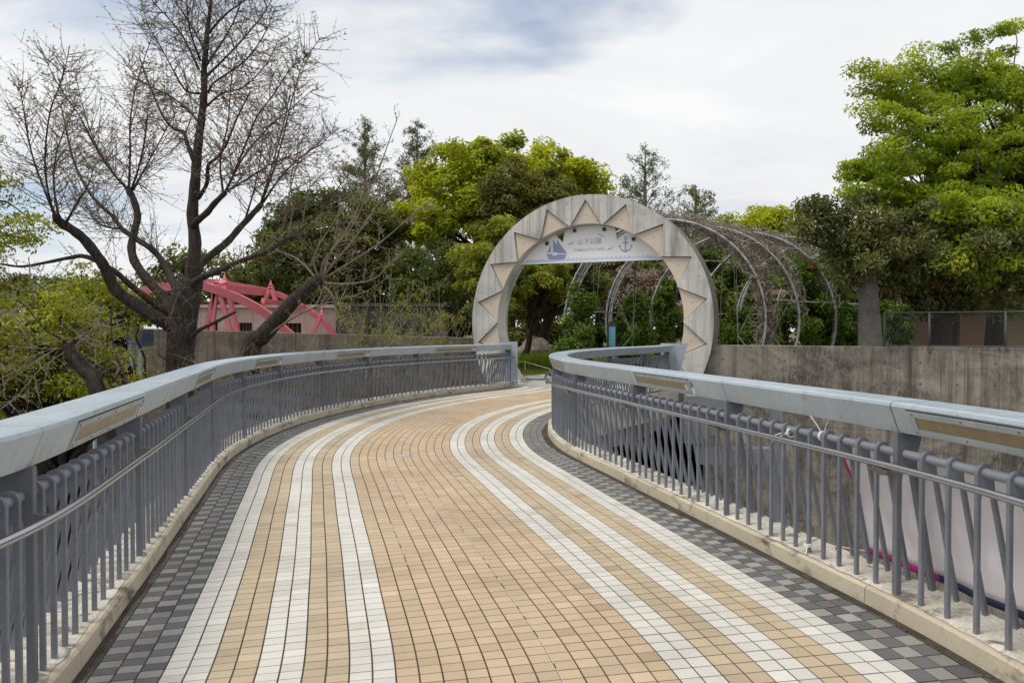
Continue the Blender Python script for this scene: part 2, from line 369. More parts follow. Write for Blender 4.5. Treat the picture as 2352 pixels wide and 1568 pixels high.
S0, S1 = -3.2, 19.9

def sweep(mb, prof, s0, s1, side, ds=0.2, closed=True):
    """Profile [(offset outward from the kerb's inner face, z)] swept along the kerb line of one side."""
    n = max(2, int(abs(s1 - s0) / ds) + 1); b = len(mb.v); k = len(prof)
    for i in range(n):
        s = s0 + (s1 - s0) * i / (n - 1)
        for o, z in prof: mb.v.append(tuple(at(s, side * (KW + o), z)))
    for i in range(n - 1):
        for j in range(k if closed else k - 1):
            j2 = (j + 1) % k; q = (b + i*k + j, b + i*k + j2, b + (i+1)*k + j2, b + (i+1)*k + j)
            mb.f.append(q if side < 0 else q[::-1])
    if closed:
        c0 = tuple(b + j for j in range(k)); c1 = tuple(b + (n-1)*k + j for j in range(k))
        mb.f.append(c0[::-1] if side < 0 else c0); mb.f.append(c1 if side < 0 else c1[::-1])

# deck slab with its bed of grout; tiles, kerbs and fascias are its parts
ds_ = 0.2; ns = int((S1 - S0) / ds_) + 1
mb = MB()
for i in range(ns + 1):
    s = min(S0 + i * ds_, S1)
    for o, z in ((-1.99, -0.004), (1.99, -0.004), (1.3, -0.75), (-1.3, -0.75)): mb.v.append(tuple(at(s, o, z)))
for i in range(ns):
    for j in range(4): mb.f.append((4*i + j, 4*i + (j+1) % 4, 4*i + 4 + (j+1) % 4, 4*i + 4 + j))
mb.f.append((0, 3, 2, 1)); b4 = 4 * ns; mb.f.append((b4, b4+1, b4+2, b4+3))
deck = mb.build('footbridge_deck', M['grout']); tag(deck, 'curving footbridge deck paved with striped square tiles', None, None, 'structure')
deck.data.materials.append(M['soffit'])
for p in deck.data.polygons:
    if p.index < 4 * ns and p.index % 4 != 0: p.material_index = 1

# tiles: 40 columns (soiled edge, checker x3, white/tan stripes, 12 buff, mirrored)
PITCH_C, PITCH_R, SKEW = 0.1, 0.0905, 0.05
HALF = ['edge', 'ck', 'ck', 'ck', 'w', 'w', 't', 't', 'w', 'w', 't', 't', 'w', 'w'] + ['o'] * 6
COLS = HALF + HALF[::-1]
rows = np.arange(-22, int((S1 - 0.02) / PITCH_R))
JC, JR = 0.0038, 0.0036
cand = {}
big = {k: ([], [], []) for k in ('t_white', 't_tan', 't_orange', 't_dark', 't_grey', 't_edge')}
near = []
PV = np.interp
def P2(s, o):
    x, y = np.interp(s, _S, _D[:, 0]), np.interp(s, _S, _D[:, 1]); tx, ty = np.interp(s, _S, _T[:, 0]), np.interp(s, _S, _T[:, 1])
    l = np.hypot(tx, ty); return np.stack([x + ty / l * o, y - tx / l * o], -1)
tiles = []
for c, kind in enumerate(COLS):
    o0 = -2.0 + c * PITCH_C; oc = o0 + PITCH_C / 2
    for r in rows:
        s = r * PITCH_R + SKEW * oc
        if kind == 'ck': k = 't_grey' if (r + c) % 2 == 0 else 't_dark'
        else: k = {'edge': 't_edge', 'w': 't_white', 't': 't_tan', 'o': 't_orange'}[kind]
        tiles.append((s, o0, k))
ts = np.array([t[0] for t in tiles]); to = np.array([t[1] for t in tiles])
jit = NR.uniform(-0.0006, 0.0006, (len(tiles), 2)); zt = NR.normal(0, 0.0003, len(tiles)); 
hs = PITCH_R / 2 - JR
corner = np.stack([P2(ts - hs + SKEW * (-0.05) + jit[:, 0], to + JC), P2(ts - hs + SKEW * 0.05 + jit[:, 0], to + PITCH_C - JC),
                   P2(ts + hs + SKEW * 0.05 + jit[:, 0], to + PITCH_C - JC), P2(ts + hs - SKEW * 0.05 + jit[:, 0], to + JC)], 1)   # (n,4,2)
cen = corner.mean(1)
vis = (cen[:, 1] > 3.30) & (np.abs(cen[:, 0]) < cen[:, 1] * 0.655)
order = np.argsort(np.where(vis, cen[:, 1], 1e9))[:300]
isnear = np.zeros(len(tiles), bool); isnear[order] = True
CH = 0.0011
def tile_arrays(idx):
    c = corner[idx]; m = c.mean(1, keepdims=True); inner = m + (c - m) * (1 - CH * 2 / 0.09)
    n = len(idx); z = zt[idx][:, None]
    v = np.zeros((n, 12, 3), np.float32)
    v[:, 0:4, :2] = c; v[:, 0:4, 2] = -0.008
    v[:, 4:8, :2] = c; v[:, 4:8, 2] = z - 0.0008
    v[:, 8:12, :2] = inner; v[:, 8:12, 2] = z
    fl = [(8, 9, 10, 11)] + [(4 + i, 4 + (i+1) % 4, 8 + (i+1) % 4, 8 + i) for i in range(4)] + [(i, (i+1) % 4, 4 + (i+1) % 4, 4 + i) for i in range(4)]
    f = (np.array(fl)[None] + (np.arange(n) * 12)[:, None, None]).reshape(-1, 4)
    return v.reshape(-1, 3), f, len(fl)
tk = np.array([t[2] for t in tiles])
for k in big:
    idx = np.where((tk == k) & ~isnear)[0]
    v, f, nf = tile_arrays(idx)
    me = np_mesh('paving_tiles', v, f, M[k], np.repeat(NR.random(len(idx)), nf))
    if k == 't_white': base_me = me
    big[k] = (v, f, nf, idx)
    bpy.data.meshes.remove(me)
vs, fs, rn, mi, off = [], [], [], [], 0
for j, k in enumerate(big):
    v, f, nf, idx = big[k]; vs.append(v); fs.append(f + off); off += len(v)
    rn.append(np.repeat(NR.random(len(idx)), nf)); mi.append(np.full(len(f), j, np.int32))
me = np_mesh('paving_tiles', np.vstack(vs), np.vstack(fs), M['t_white'], np.concatenate(rn))
for k in list(big)[1:]: me.materials.append(M[k])
me.polygons.foreach_set('material_index', np.concatenate(mi))
tag(link('paving_tiles', me, deck), None, None, None, 'stuff')
tmesh = {}
for i in order:
    k = tiles[i][2]; v, f, nf = tile_arrays(np.array([i]))
    cc_ = corner[i]; dv_ = (cc_[2] - cc_[1] + cc_[3] - cc_[0]) / 2; wv_ = (cc_[1] - cc_[0] + cc_[2] - cc_[3]) / 2
    rz = atan2(dv_[1], dv_[0]) - pi / 2; ln_, wd_ = np.hypot(*dv_), np.hypot(*wv_)
    if k not in tmesh:
        ca, sa = cos(-rz), sin(-rz); lv = v.copy(); lv[:, 0] -= cen[i, 0]; lv[:, 1] -= cen[i, 1]; lv[:, 2] -= zt[i]
        x = lv[:, 0] * ca - lv[:, 1] * sa; y = lv[:, 0] * sa + lv[:, 1] * ca; lv[:, 0], lv[:, 1] = x, y
        tmesh[k] = (np_mesh('tile', lv, f, M[k]), ln_, wd_)
    me_, l0_, w0_ = tmesh[k]
    link('tile', me_, deck, (cen[i, 0], cen[i, 1], zt[i]), rz).scale = (wd_ / w0_, ln_ / l0_, 1)

# kerbs with rough mortar tops, fascias
for side in (-1, 1):
    kp = [(0.0, -0.012), (0.006, 0.088), (0.018, 0.1), (0.10, 0.103), (0.27, 0.098), (0.30, 0.06), (0.30, -0.30), (0.0, -0.30)]
    ks = np.arange(S0, S1 + 0.01, (S1 - S0) / 13)
    for a_, b_ in zip(ks[:-1], ks[1:]):                      # cast kerb stones, butted with an open joint
        j0 = R.uniform(0.0015, 0.0035); mb = MB(); dz = R.uniform(-0.002, 0.002)
        sweep(mb, [(o, z + dz if z > 0 else z) for o, z in kp], a_ + j0, b_ - j0, side, 0.12); mb.build('kerb', M['kerb'], deck)
    mb = MB(); sweep(mb, [(0.004, -0.01), (0.010, 0.08), (0.25, 0.085), (0.25, -0.2), (0.004, -0.2)], S0, S1, side); mb.build('kerb_bed', M['grout'], deck)
    # mortar bed: uneven strip between baluster feet
    n = int((S1 - S0) / 0.03); v = []; f = []
    oo = [0.036, 0.06, 0.09, 0.13, 0.17, 0.21, 0.255, 0.298]
    rr = NR.normal(0, 1, (n + 1, len(oo))); kk = np.array([.25, .5, .25]); rr = np.apply_along_axis(lambda a: np.convolve(a, kk, 'same'), 0, rr)
    for i in range(n + 1):
        s = S0 + (S1 - S0) * i / n
        for j, o in enumerate(oo):
            e = 0 if j in (0,) else 1
            v.append(tuple(at(s, side * (KW + o + (0.006 * rr[i, j] if j in (0, len(oo)-1) else 0)), 0.1035 + (0.004 + 0.006 * abs(rr[i, j])) * e + (0.012 if j == len(oo)-1 else 0))))
    for i in range(n):
        for j in range(len(oo) - 1):
            a = i * len(oo) + j; q = (a, a + len(oo), a + len(oo) + 1, a + 1); f.append(q if side < 0 else q[::-1])
    mb = MB(); mb.v = v; mb.f = f; mb.build('mortar_bed', M['mortar'], deck, smooth=True)
    mb = MB(); sweep(mb, [(0.304, 0.03), (0.34, 0.03), (0.34, -0.52), (0.304, -0.52)], S0, S1, side); mb.build('fascia', M['fascia'], deck)

# grime gathered at the foot of the kerbs
M['grime'] = mat('damp_grime', (0.05, 0.042, 0.032), 0.95, var=0.5, scale=6, fine=0.3, fscale=60)
for side in (-1, 1):
    n = int((S1 - 0.2) / 0.02); wv = NR.random(n + 1); wv = np.convolve(wv, np.hanning(25) / np.hanning(25).sum(), 'same'); lo = np.convolve(NR.random(n + 1), np.hanning(181) / np.hanning(181).sum(), 'same')
    wd_ = np.clip((wv - 0.5) * 0.16 + (lo - 0.42) * (0.5 if side > 0 else 0.3) + (0.02 if side > 0 else 0.004), 0.003, 0.085); mb = MB()
    for i in range(n + 1):
        s = 0.2 + (S1 - 0.4) * i / n - 0.2
        mb.v += [tuple(at(s, side * (KW - wd_[i] - R.uniform(0, .004)), 0.0012)), tuple(at(s, side * (KW + 0.002), 0.004))]
    for i in range(n): q = (2*i, 2*i + 1, 2*i + 3, 2*i + 2); mb.f.append(q if side > 0 else q[::-1])
    tag(mb.build('kerb_grime', M['grime'], deck), kind='stuff')
# round cover set in the paving, dark fleck
c0 = P(925, 1022, 9.42); c0.z = 0
mb = MB(); n = 28
mb.prism([(c0.x + 0.085 * cos(2*pi*i/n), c0.y + 0.085 * sin(2*pi*i/n), -0.002) for i in range(n)], (0, 0, 0.007)); mb.build('round_cover', M['disc'], deck)
# thin white caulk run along two column joints
mb = MB()
for o, a, b in ((0.1, 1.2, 5.4), (-0.2, 4.6, 7.4), (0.0, 4.8, 6.6), (-0.4, 3.4, 4.6)):
    pts = np.arange(a, b, 0.05)
    for i, s in enumerate(pts[:-1]):
        if R.random() < 0.25: continue
        q = [at(s, o - 0.0021, 0.0007), at(s, o + 0.0021, 0.0007), at(s + 0.05, o + 0.0021, 0.0007), at(s + 0.05, o - 0.0021, 0.0007)]
        mb.add(q, [(0, 1, 2, 3)])
M['caulk'] = mat('grey_caulk', (0.52, 0.50, 0.46), 0.8, var=0.3, scale=20)
tag(mb.build('caulk_line', M['caulk'], deck), kind='stuff')

# ------------------------------------------------------------------ railings
def outline_mesh(name, pts, th, mt, bevel=0.0):
    mb = MB(); mb.prism([(-th / 2, o, z) for o, z in pts], (th, 0, 0))
    me = bpy.data.meshes.new(name); me.from_pydata([tuple(v) for v in mb.v], [], mb.f); me.materials.append(mt); me.update()
    if bevel:
        b = bmesh.new(); b.from_mesh(me); ed = [e for e in b.edges if abs(e.verts[0].co.x - e.verts[1].co.x) < 1e-6]
        bmesh.ops.bevel(b, geom=ed, offset=bevel, segments=2, affect='EDGES', profile=0.5); b.to_mesh(me); b.free()
    return me
def arc(cx, cz, r, a0, a1, n): return [(cx + r * cos(a0 + (a1 - a0) * i / n), cz + r * sin(a0 + (a1 - a0) * i / n)) for i in range(n + 1)]
PO, PZ = 0.101, 0.845
bal_pts = [(0.058, 0.10), (0.058, PZ)] + arc(PO, PZ, 0.043, pi, 0, 9)[1:-1] + [(0.144, PZ), (0.147, 0.785), (0.290, 0.10), (0.266, 0.10), (0.136, 0.735)] \
    + arc(0.109, 0.745, 0.026, 0, pi, 6) + [(0.080, 0.72), (0.080, 0.10)]
post_pts = [(0.048, 0.10), (0.048, 0.962), (0.205, 0.962), (0.172, 0.84), (0.170, 0.79), (0.298, 0.10), (0.268, 0.10), (0.146, 0.72)] \
    + arc(0.114, 0.735, 0.03, 0, pi, 6) + [(0.080, 0.71), (0.080, 0.10)]
bal_me = outline_mesh('baluster', bal_pts, 0.023, M['bal'], 0.0035); bal_me.materials.append(M['bal'])
post_me = outline_mesh('post', post_pts, 0.036, M['post'], 0.004)
# handrail bracket: arm from the post face to the underside of the tube
br_me = outline_mesh('bracket', [(0.049, 0.735), (0.049, 0.775), (0.0, 0.768), (-0.020, 0.776), (-0.045, 0.776), (-0.045, 0.766), (0.0, 0.745)], 0.03, M['bracket'])
plate = MB(); plate.prism([(-0.1, -0.052, 0.772), (0.07, -0.052, 0.772), (0.05, -0.040, 0.745), (0.0, -0.034, 0.738), (-0.07, -0.040, 0.75)], (0, 0.02, 0))
plate.prism([(0.011 * cos(k * pi / 4), 0.0475, 0.757 + 0.011 * sin(k * pi / 4)) for k in range(8)], (0, -0.006, 0))
plate_me = bpy.data.meshes.new('bracket_plate'); plate_me.from_pydata([tuple(v) for v in plate.v], [], plate.f); plate_me.materials.append(M['bracket'])

CAPP = [(0.016, 1.098), (0.024, 1.114), (0.042, 1.12), (0.268, 1.12), (0.286, 1.114), (0.294, 1.098), (0.240, 0.960), (0.070, 0.960)]
def face_pt(s, side, v, dep):
    o = 0.016 + 0.054 * v - 0.931 * dep; z = 1.098 - 0.138 * v - 0.364 * dep
    return at(s, side * (KW + o), z)
def strip(mb, s0, s1, v0, v1, d0, d1, side):
    n = max(1, int(abs(s1 - s0) / 0.25))
    for i in range(n):
        a, b = s0 + (s1 - s0) * i / n, s0 + (s1 - s0) * (i + 1) / n
        q = [face_pt(a, side, v1, d0), face_pt(b, side, v1, d0), face_pt(b, side, v0, d0), face_pt(a, side, v0, d0),
             face_pt(a, side, v1, d1), face_pt(b, side, v1, d1), face_pt(b, side, v0, d1), face_pt(a, side, v0, d1)]
        mb.hexa(q)

def place(s, side):
    p, t, n = path(s); out = n * side; q = p + out * KW
    return Vector((q.x, q.y, 0)), atan2(-out.x, out.y)

def railing(side, posts, lamps, s_end, label):
    root = empty('railing', at(posts[1], side * KW), 0, label, 'railing'); o0 = Vector(root.location)
    for i, s in enumerate(posts):
        q, rz = place(s, side)
        link('post', post_me, root, q - o0, rz)
        b = link('handrail_bracket', br_me, root, q - o0, rz); link('bracket_plate', plate_me, b)
    for a, b in zip(posts[:-1], posts[1:]):
        for k in range(1, 12):
            q, rz = place(a + (b - a) * k / 12, side); link('baluster', bal_me, root, q - o0, rz)
        mb = MB(); sweep(mb, CAPP, a + 0.004, b - 0.004, side, 0.12); mb.build('cap_rail', M['cap'], root)
    mb = MB(); sweep(mb, [(o + 0.005 * (0.15 - o) / 0.13, z - 0.006 if z > 1 else z + 0.006) for o, z in CAPP], posts[0], posts[-1], side, 0.15); mb.build('cap_core', M['seam'], root)
    pts = [at(s, side * (KW + PO), PZ) for s in np.arange(posts[0], posts[-1] + 0.01, 0.1)]
    mb = MB(); mb.tube(pts, 0.0235, 12); mb.build('pipe_rail', M['pipepaint'], root, smooth=True)
    pts = [at(s, side * (KW - 0.032), 0.795 if side > 0 else 0.765) for s in np.arange(posts[0], s_end + 0.05, 0.1)]
    mb = MB(); mb.tube(pts, 0.0185, 14); mb.build('handrail', M['steel'], root, smooth=True)
    for a, b in lamps:
        d = 1 if b > a else -1; a_, b_ = min(a, b), max(a, b); e = 0.04
        mb = MB()
        strip(mb, a_, b_, 0.10, 0.30, 0.0005, 0.006, side); strip(mb, a_, b_, 0.74, 0.93, 0.0005, 0.006, side)
        strip(mb, a_, a_ + e, 0.305, 0.735, 0.0005, 0.006, side); strip(mb, b_ - e, b_, 0.305, 0.735, 0.0005, 0.006, side)
        lp = mb.build('lamp_frame', M['lampframe'], root)
        mb = MB(); strip(mb, a_ + e + .002, b_ - e - .002, 0.308, 0.732, 0.0002, 0.002, side); x = mb.build('diffuser', M['diffuser'], lp, origin=o0)
        mb = MB(); strip(mb, a_ - 0.006, b_ + 0.006, 0.055, 0.095, 0.0003, 0.0025, side); mb.build('seam', M['seam'], lp, origin=o0)
        mb = MB()
        for sc_ in np.linspace(a_ + 0.03, b_ - 0.03, 5):
            for vv in (0.2, 0.84):
                c = face_pt(sc_, side, vv, 0.006); nrm = (face_pt(sc_, side, vv, 0.02) - c).normalized()
                u = nrm.orthogonal().normalized(); w = nrm.cross(u)
                mb.prism([c + (u * cos(k * pi / 3) + w * sin(k * pi / 3)) * 0.006 for k in range(6)], nrm * 0.003)
        tag(mb.build('screw', M['bracket'], lp, origin=o0), kind='stuff')
        end = b_ + 0.04 if side < 0 else a_ - 0.04
        mb = MB(); strip(mb, end - 0.018, end + 0.018, 0.20, 0.52, 0.0003, 0.0015, side); mb.build('blue_sticker', M['lab_blue'], lp, origin=o0)
        mb = MB(); strip(mb, end - 0.018, end + 0.018, 0.525, 0.90, 0.0003, 0.0015, side); mb.build('white_sticker', M['lab_white'], lp, origin=o0)
        e2 = (b_ - e - 0.03) if side < 0 else (a_ + e + 0.03)
        mb = MB(); strip(mb, e2 - 0.014, e2 + 0.014, 0.40, 0.72, 0.0025, 0.0032, side); mb.build('white_sticker', M['lab_white'], lp, origin=o0)
    return root

PL = [-2.1, -0.2, 1.65, 3.61, 5.42, 7.15, 8.68, 10.15, 11.68, 13.26, 14.95, 16.95, 19.45]
PR = [-1.5, 0.25, 1.98, 3.73, 5.54, 7.39, 9.35, 11.5, 13.7, 15.7, 17.6, 19.2]
lampsL = [(PL[i] - 0.72 * (PL[i] - PL[i-1]), PL[i] - 0.07) for i in (3, 5, 7, 9, 11)]
lampsR = [(PR[i] - 0.07 - 0.66 * (PR[i] - PR[i-1]), PR[i] - 0.10) for i in (2, 4, 6)]
railL = railing(-1, PL, lampsL, 19.55, 'blue-grey steel railing with lamp panels along the left kerb of the footbridge')
railR = railing(1, PR, lampsR, 19.2, 'blue-grey steel railing round the inside of the bend, banner tied on it')
# end plates
def end_plate(root, s, side, pts, th):
    p, t, n = path(s); out = n * side; b = p + out * KW
    mb = MB(); mb.prism([b + out * o + Vector((0, 0, z)) for o, z in pts], t * th)
    mb.build('end_plate', M['cap'], root)
end_plate(railL, 19.53, -1, [(-0.10, -0.004), (-0.10, 1.165), (0.40, 1.165), (0.40, -0.3)], 0.05)
end_plate(railR, 19.28, 1, [(0.02, -0.004), (-0.04, 1.15), (0.62, 1.15), (0.34, 0.1), (0.3, -0.2)], 0.05)

# ------------------------------------------------------------------ ground, walls
TH = radians(24.4); AU = Vector((cos(TH), -sin(TH), 0)); AN = Vector((sin(TH), cos(TH), 0))     # along the gate's face, through the gate
AC = Vector((1.985, 21.6, 1.69)); AR, ARI, AD = 3.44, 2.66, 0.72
def A(u, w, d): return AC + AU * u + Vector((0, 0, w)) + AN * d

mb = MB(); mb.add([(-700, -700, -5.2), (700, -700, -5.2), (700, 700, -5.2), (-700, 700, -5.2)], [(0, 1, 2, 3)])
tag(mb.build('lower_road', M['asphalt']), kind='structure')
g = lambda u, d: A(u, 0, d).to_2d()
mb = MB(); q = [g(-260, 0.5), g(260, 0.5), g(260, 420), g(-260, 420)]
mb.hexa([(p.x, p.y, -0.6) for p in q] + [(p.x, p.y, -0.03) for p in q])
tag(mb.build('park_ground', M['soil']), kind='structure')

# plaza beyond the bridge: bed with stone slabs
mb = MB(); q = [g(-2.2, -1.9), g(2.2, -1.9), g(4.2, 4.2), g(-3.2, 4.2)]
mb.hexa([(p.x, p.y, -0.5) for p in q] + [(p.x, p.y, -0.02) for p in q])
plaza = tag(mb.build('stone_pavement', M['plazajoint']), kind='structure')
slab = MB(); slab.box(-0.292, 0.292, -0.292, 0.292, -0.03, 0.012); slab_me = bpy.data.meshes.new('paving_slab'); slab_me.from_pydata(slab.v, [], slab.f); slab_me.materials.append(M['plaza'])
for i in range(-4, 6):
    for j in range(0, 10):
        u, d = i * 0.6 - 0.1 + 0.3 * (j % 2), j * 0.6 - 1.25
        if abs(u) > 1.86 + 0.0 * d and d < 1.2: continue
        if not -2.6 < u < 3.4: continue
        p = A(u, 0, d)
        o = link('paving_slab', slab_me, plaza, (p.x, p.y, R.uniform(-0.006, 0.0)), -TH + R.uniform(-0.01, 0.01))

def wall(name, u0, u1, z0a, z0b, d0, d1, mt, label, holes=True, zb=-5.2):
    """Retaining wall along the gate's face line, top height z0a -> z0b."""
    p0 = A(u0, 0, d0); org = Vector((p0.x, p0.y, zb))
    root = empty(name, org, 0, label, 'wall')
    n = max(2, int(abs(u1 - u0) / 1.0)); mb = MB()
    for i in range(n + 1):
        u = u0 + (u1 - u0) * i / n; zt_ = z0a + (z0b - z0a) * i / n
        for dd, z in ((d0, zb), (d0, zt_ - 0.012), (d0 + 0.012, zt_), (d1, zt_), (d1, zb)):
            p = A(u, 0, dd); mb.v.append((p.x, p.y, z))
    for i in range(n):
        for j in range(4): mb.f.append((5*i + j, 5*i + j + 5, 5*i + j + 6, 5*i + j + 1))
    mb.f.append((0, 1, 2, 3, 4)); mb.f.append(tuple(5 * n + k for k in (4, 3, 2, 1, 0)))
    # build in a frame whose x runs along the wall so the concrete grain stays upright
    o = mb.build('wall_body', mt, root, org)
    if holes:
        for zl, zh in ((-5.1, -3.05), (-3.04, -0.905), (-0.895, None)):
            u = u0 + 0.004; k = 0
            while u < u0 + 26:
                w_ = 3.6 if k else 2.3; f0 = (u - u0) / (u1 - u0); f1 = (u + w_ - u0) / (u1 - u0); pm = MB()
                h0 = zh if zh is not None else z0a + (z0b - z0a) * f0 - 0.014; h1 = zh if zh is not None else z0a + (z0b - z0a) * f1 - 0.014
                q4 = [A(u, 0, d0 - 0.012), A(u + w_ - 0.007, 0, d0 - 0.012), A(u + w_ - 0.007, 0, d0 - 0.0005), A(u, 0, d0 - 0.0005)]
                pm.hexa([(p.x, p.y, zl) for p in q4] + [(p.x, p.y, h) for p, h in zip(q4, (h0, h1, h1, h0))]); pm.build('wall_panel', mt, root, org); u += w_; k += 1
        hm = MB(); k = 10; ring = [(0.028 * cos(2*pi*i/k), 0.0, 0.028 * sin(2*pi*i/k)) for i in range(k)]
        hm.prism(ring, (0, -0.004, 0)); hme = bpy.data.meshes.new('tie_hole'); hme.from_pydata([tuple(v) for v in hm.v], [], hm.f); hme.materials.append(M['stele'])
        u = u0 + 0.5
        while u < u1 - 0.3 and u < u0 + 12:
            for z in (0.72, 0.22, -0.28, -0.78, -1.6):
                p = A(u, 0, d0 - 0.0125); link('tie_hole', hme, root, (p.x - org.x, p.y - org.y, z - org.z), -TH)
            u += 0.75
    return root
wall('retaining_wall', 3.12, 40, 1.09, 1.03, 0.30, 0.62, M['wall'], 'tall mould-stained concrete retaining wall to the right of the round gate')
wall('retaining_wall', -60, -3.12, 2.35, 1.22, 0.55, 0.95, M['wallL'], 'brown stained concrete wall to the left of the round gate', False)

# ------------------------------------------------------------------ round concrete gate
gate = empty('round_gate', (AC.x, AC.y, 0), 0, 'ring-shaped concrete gate with tan triangle inlays at the end of the footbridge', 'gate')
body = MB(); tri_r, dl, dep, gap = 0.965 * AR, radians(9.6), 0.06, 0.012
def ang(r, a, d): return A(r * cos(a), r * sin(a), d)
tris = []
for k in range(18):
    a = radians(90 + 20 * k); h = radians(10); m = 8
    outer = [ang(AR, a - h + 2*h*i/m, 0) for i in range(m + 1)]
    apex = ang(tri_r, a, 0)
    inn = [ang(ARI, a + h, 0), ang(ARI, a + dl, 0), apex, ang(ARI, a - dl, 0), ang(ARI, a - h, 0)]
    poly = outer + inn; n0 = len(body.v)
    # two halves so each polygon stays simple
    mid = m // 2
    body.add(outer[:mid + 1] + [apex, ang(ARI, a - dl, 0), ang(ARI, a - h, 0)], [tuple(range(mid + 4))][0:1])
    body.add(outer[mid:] + [ang(ARI, a + h, 0), ang(ARI, a + dl, 0), apex], [tuple(range(m - mid + 4))])
    # recess walls and floor
    A0, A1, A2 = ang(ARI, a - dl, 0), apex, ang(ARI, a + dl, 0)
    B0, B1, B2 = ang(ARI, a - dl, 0.11), ang(tri_r, a, 0.11), ang(ARI, a + dl, 0.11)
    body.add([A0, A1, B1, B0], [(0, 1, 2, 3)]); body.add([A1, A2, B2, B1], [(0, 1, 2, 3)])
    body.add([B0, B1] + [ang(ARI, a + dl - 2*dl*i/6, 0.11) for i in range(7)][:-1], [tuple(range(8))])
    # soffit of the ring: strips
    for i in range(8):
        e0, e1 = a - dl + 2*dl*i/8, a - dl + 2*dl*(i+1)/8
        body.add([ang(ARI, e0, 0.11), ang(ARI, e1, 0.11), ang(ARI, e1, AD), ang(ARI, e0, AD)], [(0, 1, 2, 3)])
    for e0, e1 in ((a - h, a - dl), (a + dl, a + h)):
        body.add([ang(ARI, e0, 0), ang(ARI, e1, 0), ang(ARI, e1, AD), ang(ARI, e0, AD)], [(0, 1, 2, 3)])
    # back face
    for i in range(m):
        e0, e1 = a - h + 2*h*i/m, a - h + 2*h*(i+1)/m
        body.add([ang(ARI, e0, AD), ang(AR, e0, AD), ang(AR, e1, AD), ang(ARI, e1, AD)], [(3, 2, 1, 0)])
    tris.append(a)
ob = body.build('ring', M['arch'], gate)
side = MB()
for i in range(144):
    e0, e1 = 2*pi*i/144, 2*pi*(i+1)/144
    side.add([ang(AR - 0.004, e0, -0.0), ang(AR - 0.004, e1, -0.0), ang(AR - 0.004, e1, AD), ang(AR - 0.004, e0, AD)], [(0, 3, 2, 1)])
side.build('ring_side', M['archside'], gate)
for a in tris:
    if sin(a) * ARI < -2.2: continue
    mb = MB(); dd = dl * 0.955
    pts = [ang(tri_r - 0.05, a, dep)] + [ang(ARI + 0.003, a + dd - 2*dd*i/8, dep) for i in range(9)]
    mb.prism(pts, AN * 0.045); mb.build('triangle_inlay', M['archtri'], gate)
# form-tie dots
dot = MB(); dot.prism([(0.014 * cos(2*pi*i/8), 0, 0.014 * sin(2*pi*i/8)) for i in range(8)], (0, -0.004, 0)); dot_me = bpy.data.meshes.new('tie_hole'); dot_me.from_pydata([tuple(v) for v in dot.v], [], dot.f); dot_me.materials.append(M['stele'])
for k in range(18):
    a = radians(100 + 20 * k)
    if sin(a) < -0.6: continue
    for rr_ in (0.83, 0.95):
        p = ang(AR * rr_, a + R.uniform(-.03, .03), 0.0); link('tie_hole', dot_me, gate, p - Vector(gate.location), -TH)
    p = ang(ARI * 1.09, a - radians(10), dep); link('tie_hole', dot_me, gate, p - Vector(gate.location), -TH)

# ------------------------------------------------------------------ name board hanging in the gate
BD = 0.36
def bp(cx, cy):
    """Point of the board (u, w) for a pixel of the 5.88x crop whose corner is (1300, 560) of the full photograph."""
    xs, ys = (1300 + cx / 5.88) * 0.91875, (560 + cy / 5.88) * 0.91875
    xr = (xs - CX) / F; c0 = AC + AN * BD
    for _ in range(3):
        u = (xr * c0.y - c0.x) / (cos(TH) + xr * sin(TH))
    dpt = c0.y - u * sin(TH)
    return u, P(xs, ys, dpt).z - AC.z
def B(p, d): return A(p[0], p[1], BD + d)
sg = empty('name_board', A(0, 0, BD), 0, 'white park name board with sailboat and anchor hung inside the ring gate', 'sign')
def segarc(u0, u1, n, r=ARI - 0.015):
    return [(u0 + (u1 - u0) * i / n, sqrt(max(r*r - (u0 + (u1 - u0) * i / n) ** 2, 0.01))) for i in range(n + 1)]
wb = 0.5 * (bp(45, 575)[1] + bp(2030, 512)[1])
ul, ur = -sqrt((ARI - .015)**2 - wb**2), sqrt((ARI - .015)**2 - wb**2)
n1, n2, n3, n4, n5, n6 = bp(520, 190), bp(625, 275), bp(660, 95), bp(1400, 90), bp(1420, 240), bp(1535, 140)
outl = [(ul, wb)] + segarc(ul + 0.02, n1[0], 12)[1:] + [n2, n3] + segarc(n3[0] + 0.05, n4[0] - 0.05, 10) + [n4, n5, n6] + segarc(n6[0] + 0.05, ur - 0.02, 12) + [(ur, wb)]
mb = MB(); mb.prism([B(p, 0) for p in outl], AN * 0.03); mb.build('board', M['sign'], sg)
mb = MB(); mb.prism([B((ul - 0.03, wb), -0.03), B((ur + 0.03, wb), -0.03), B((ur + 0.03, wb - 0.03), -0.03), B((ul - 0.03, wb - 0.03), -0.03)], AN * 0.08); mb.build('bottom_rail', M['sign'], sg)
def flat(name, pts, mt, d=-0.004, th=0.003, px=True):
    mb = MB(); mb.prism([B(bp(*p) if px else p, d) for p in pts], AN * th); return mb.build(name, mt, sg)
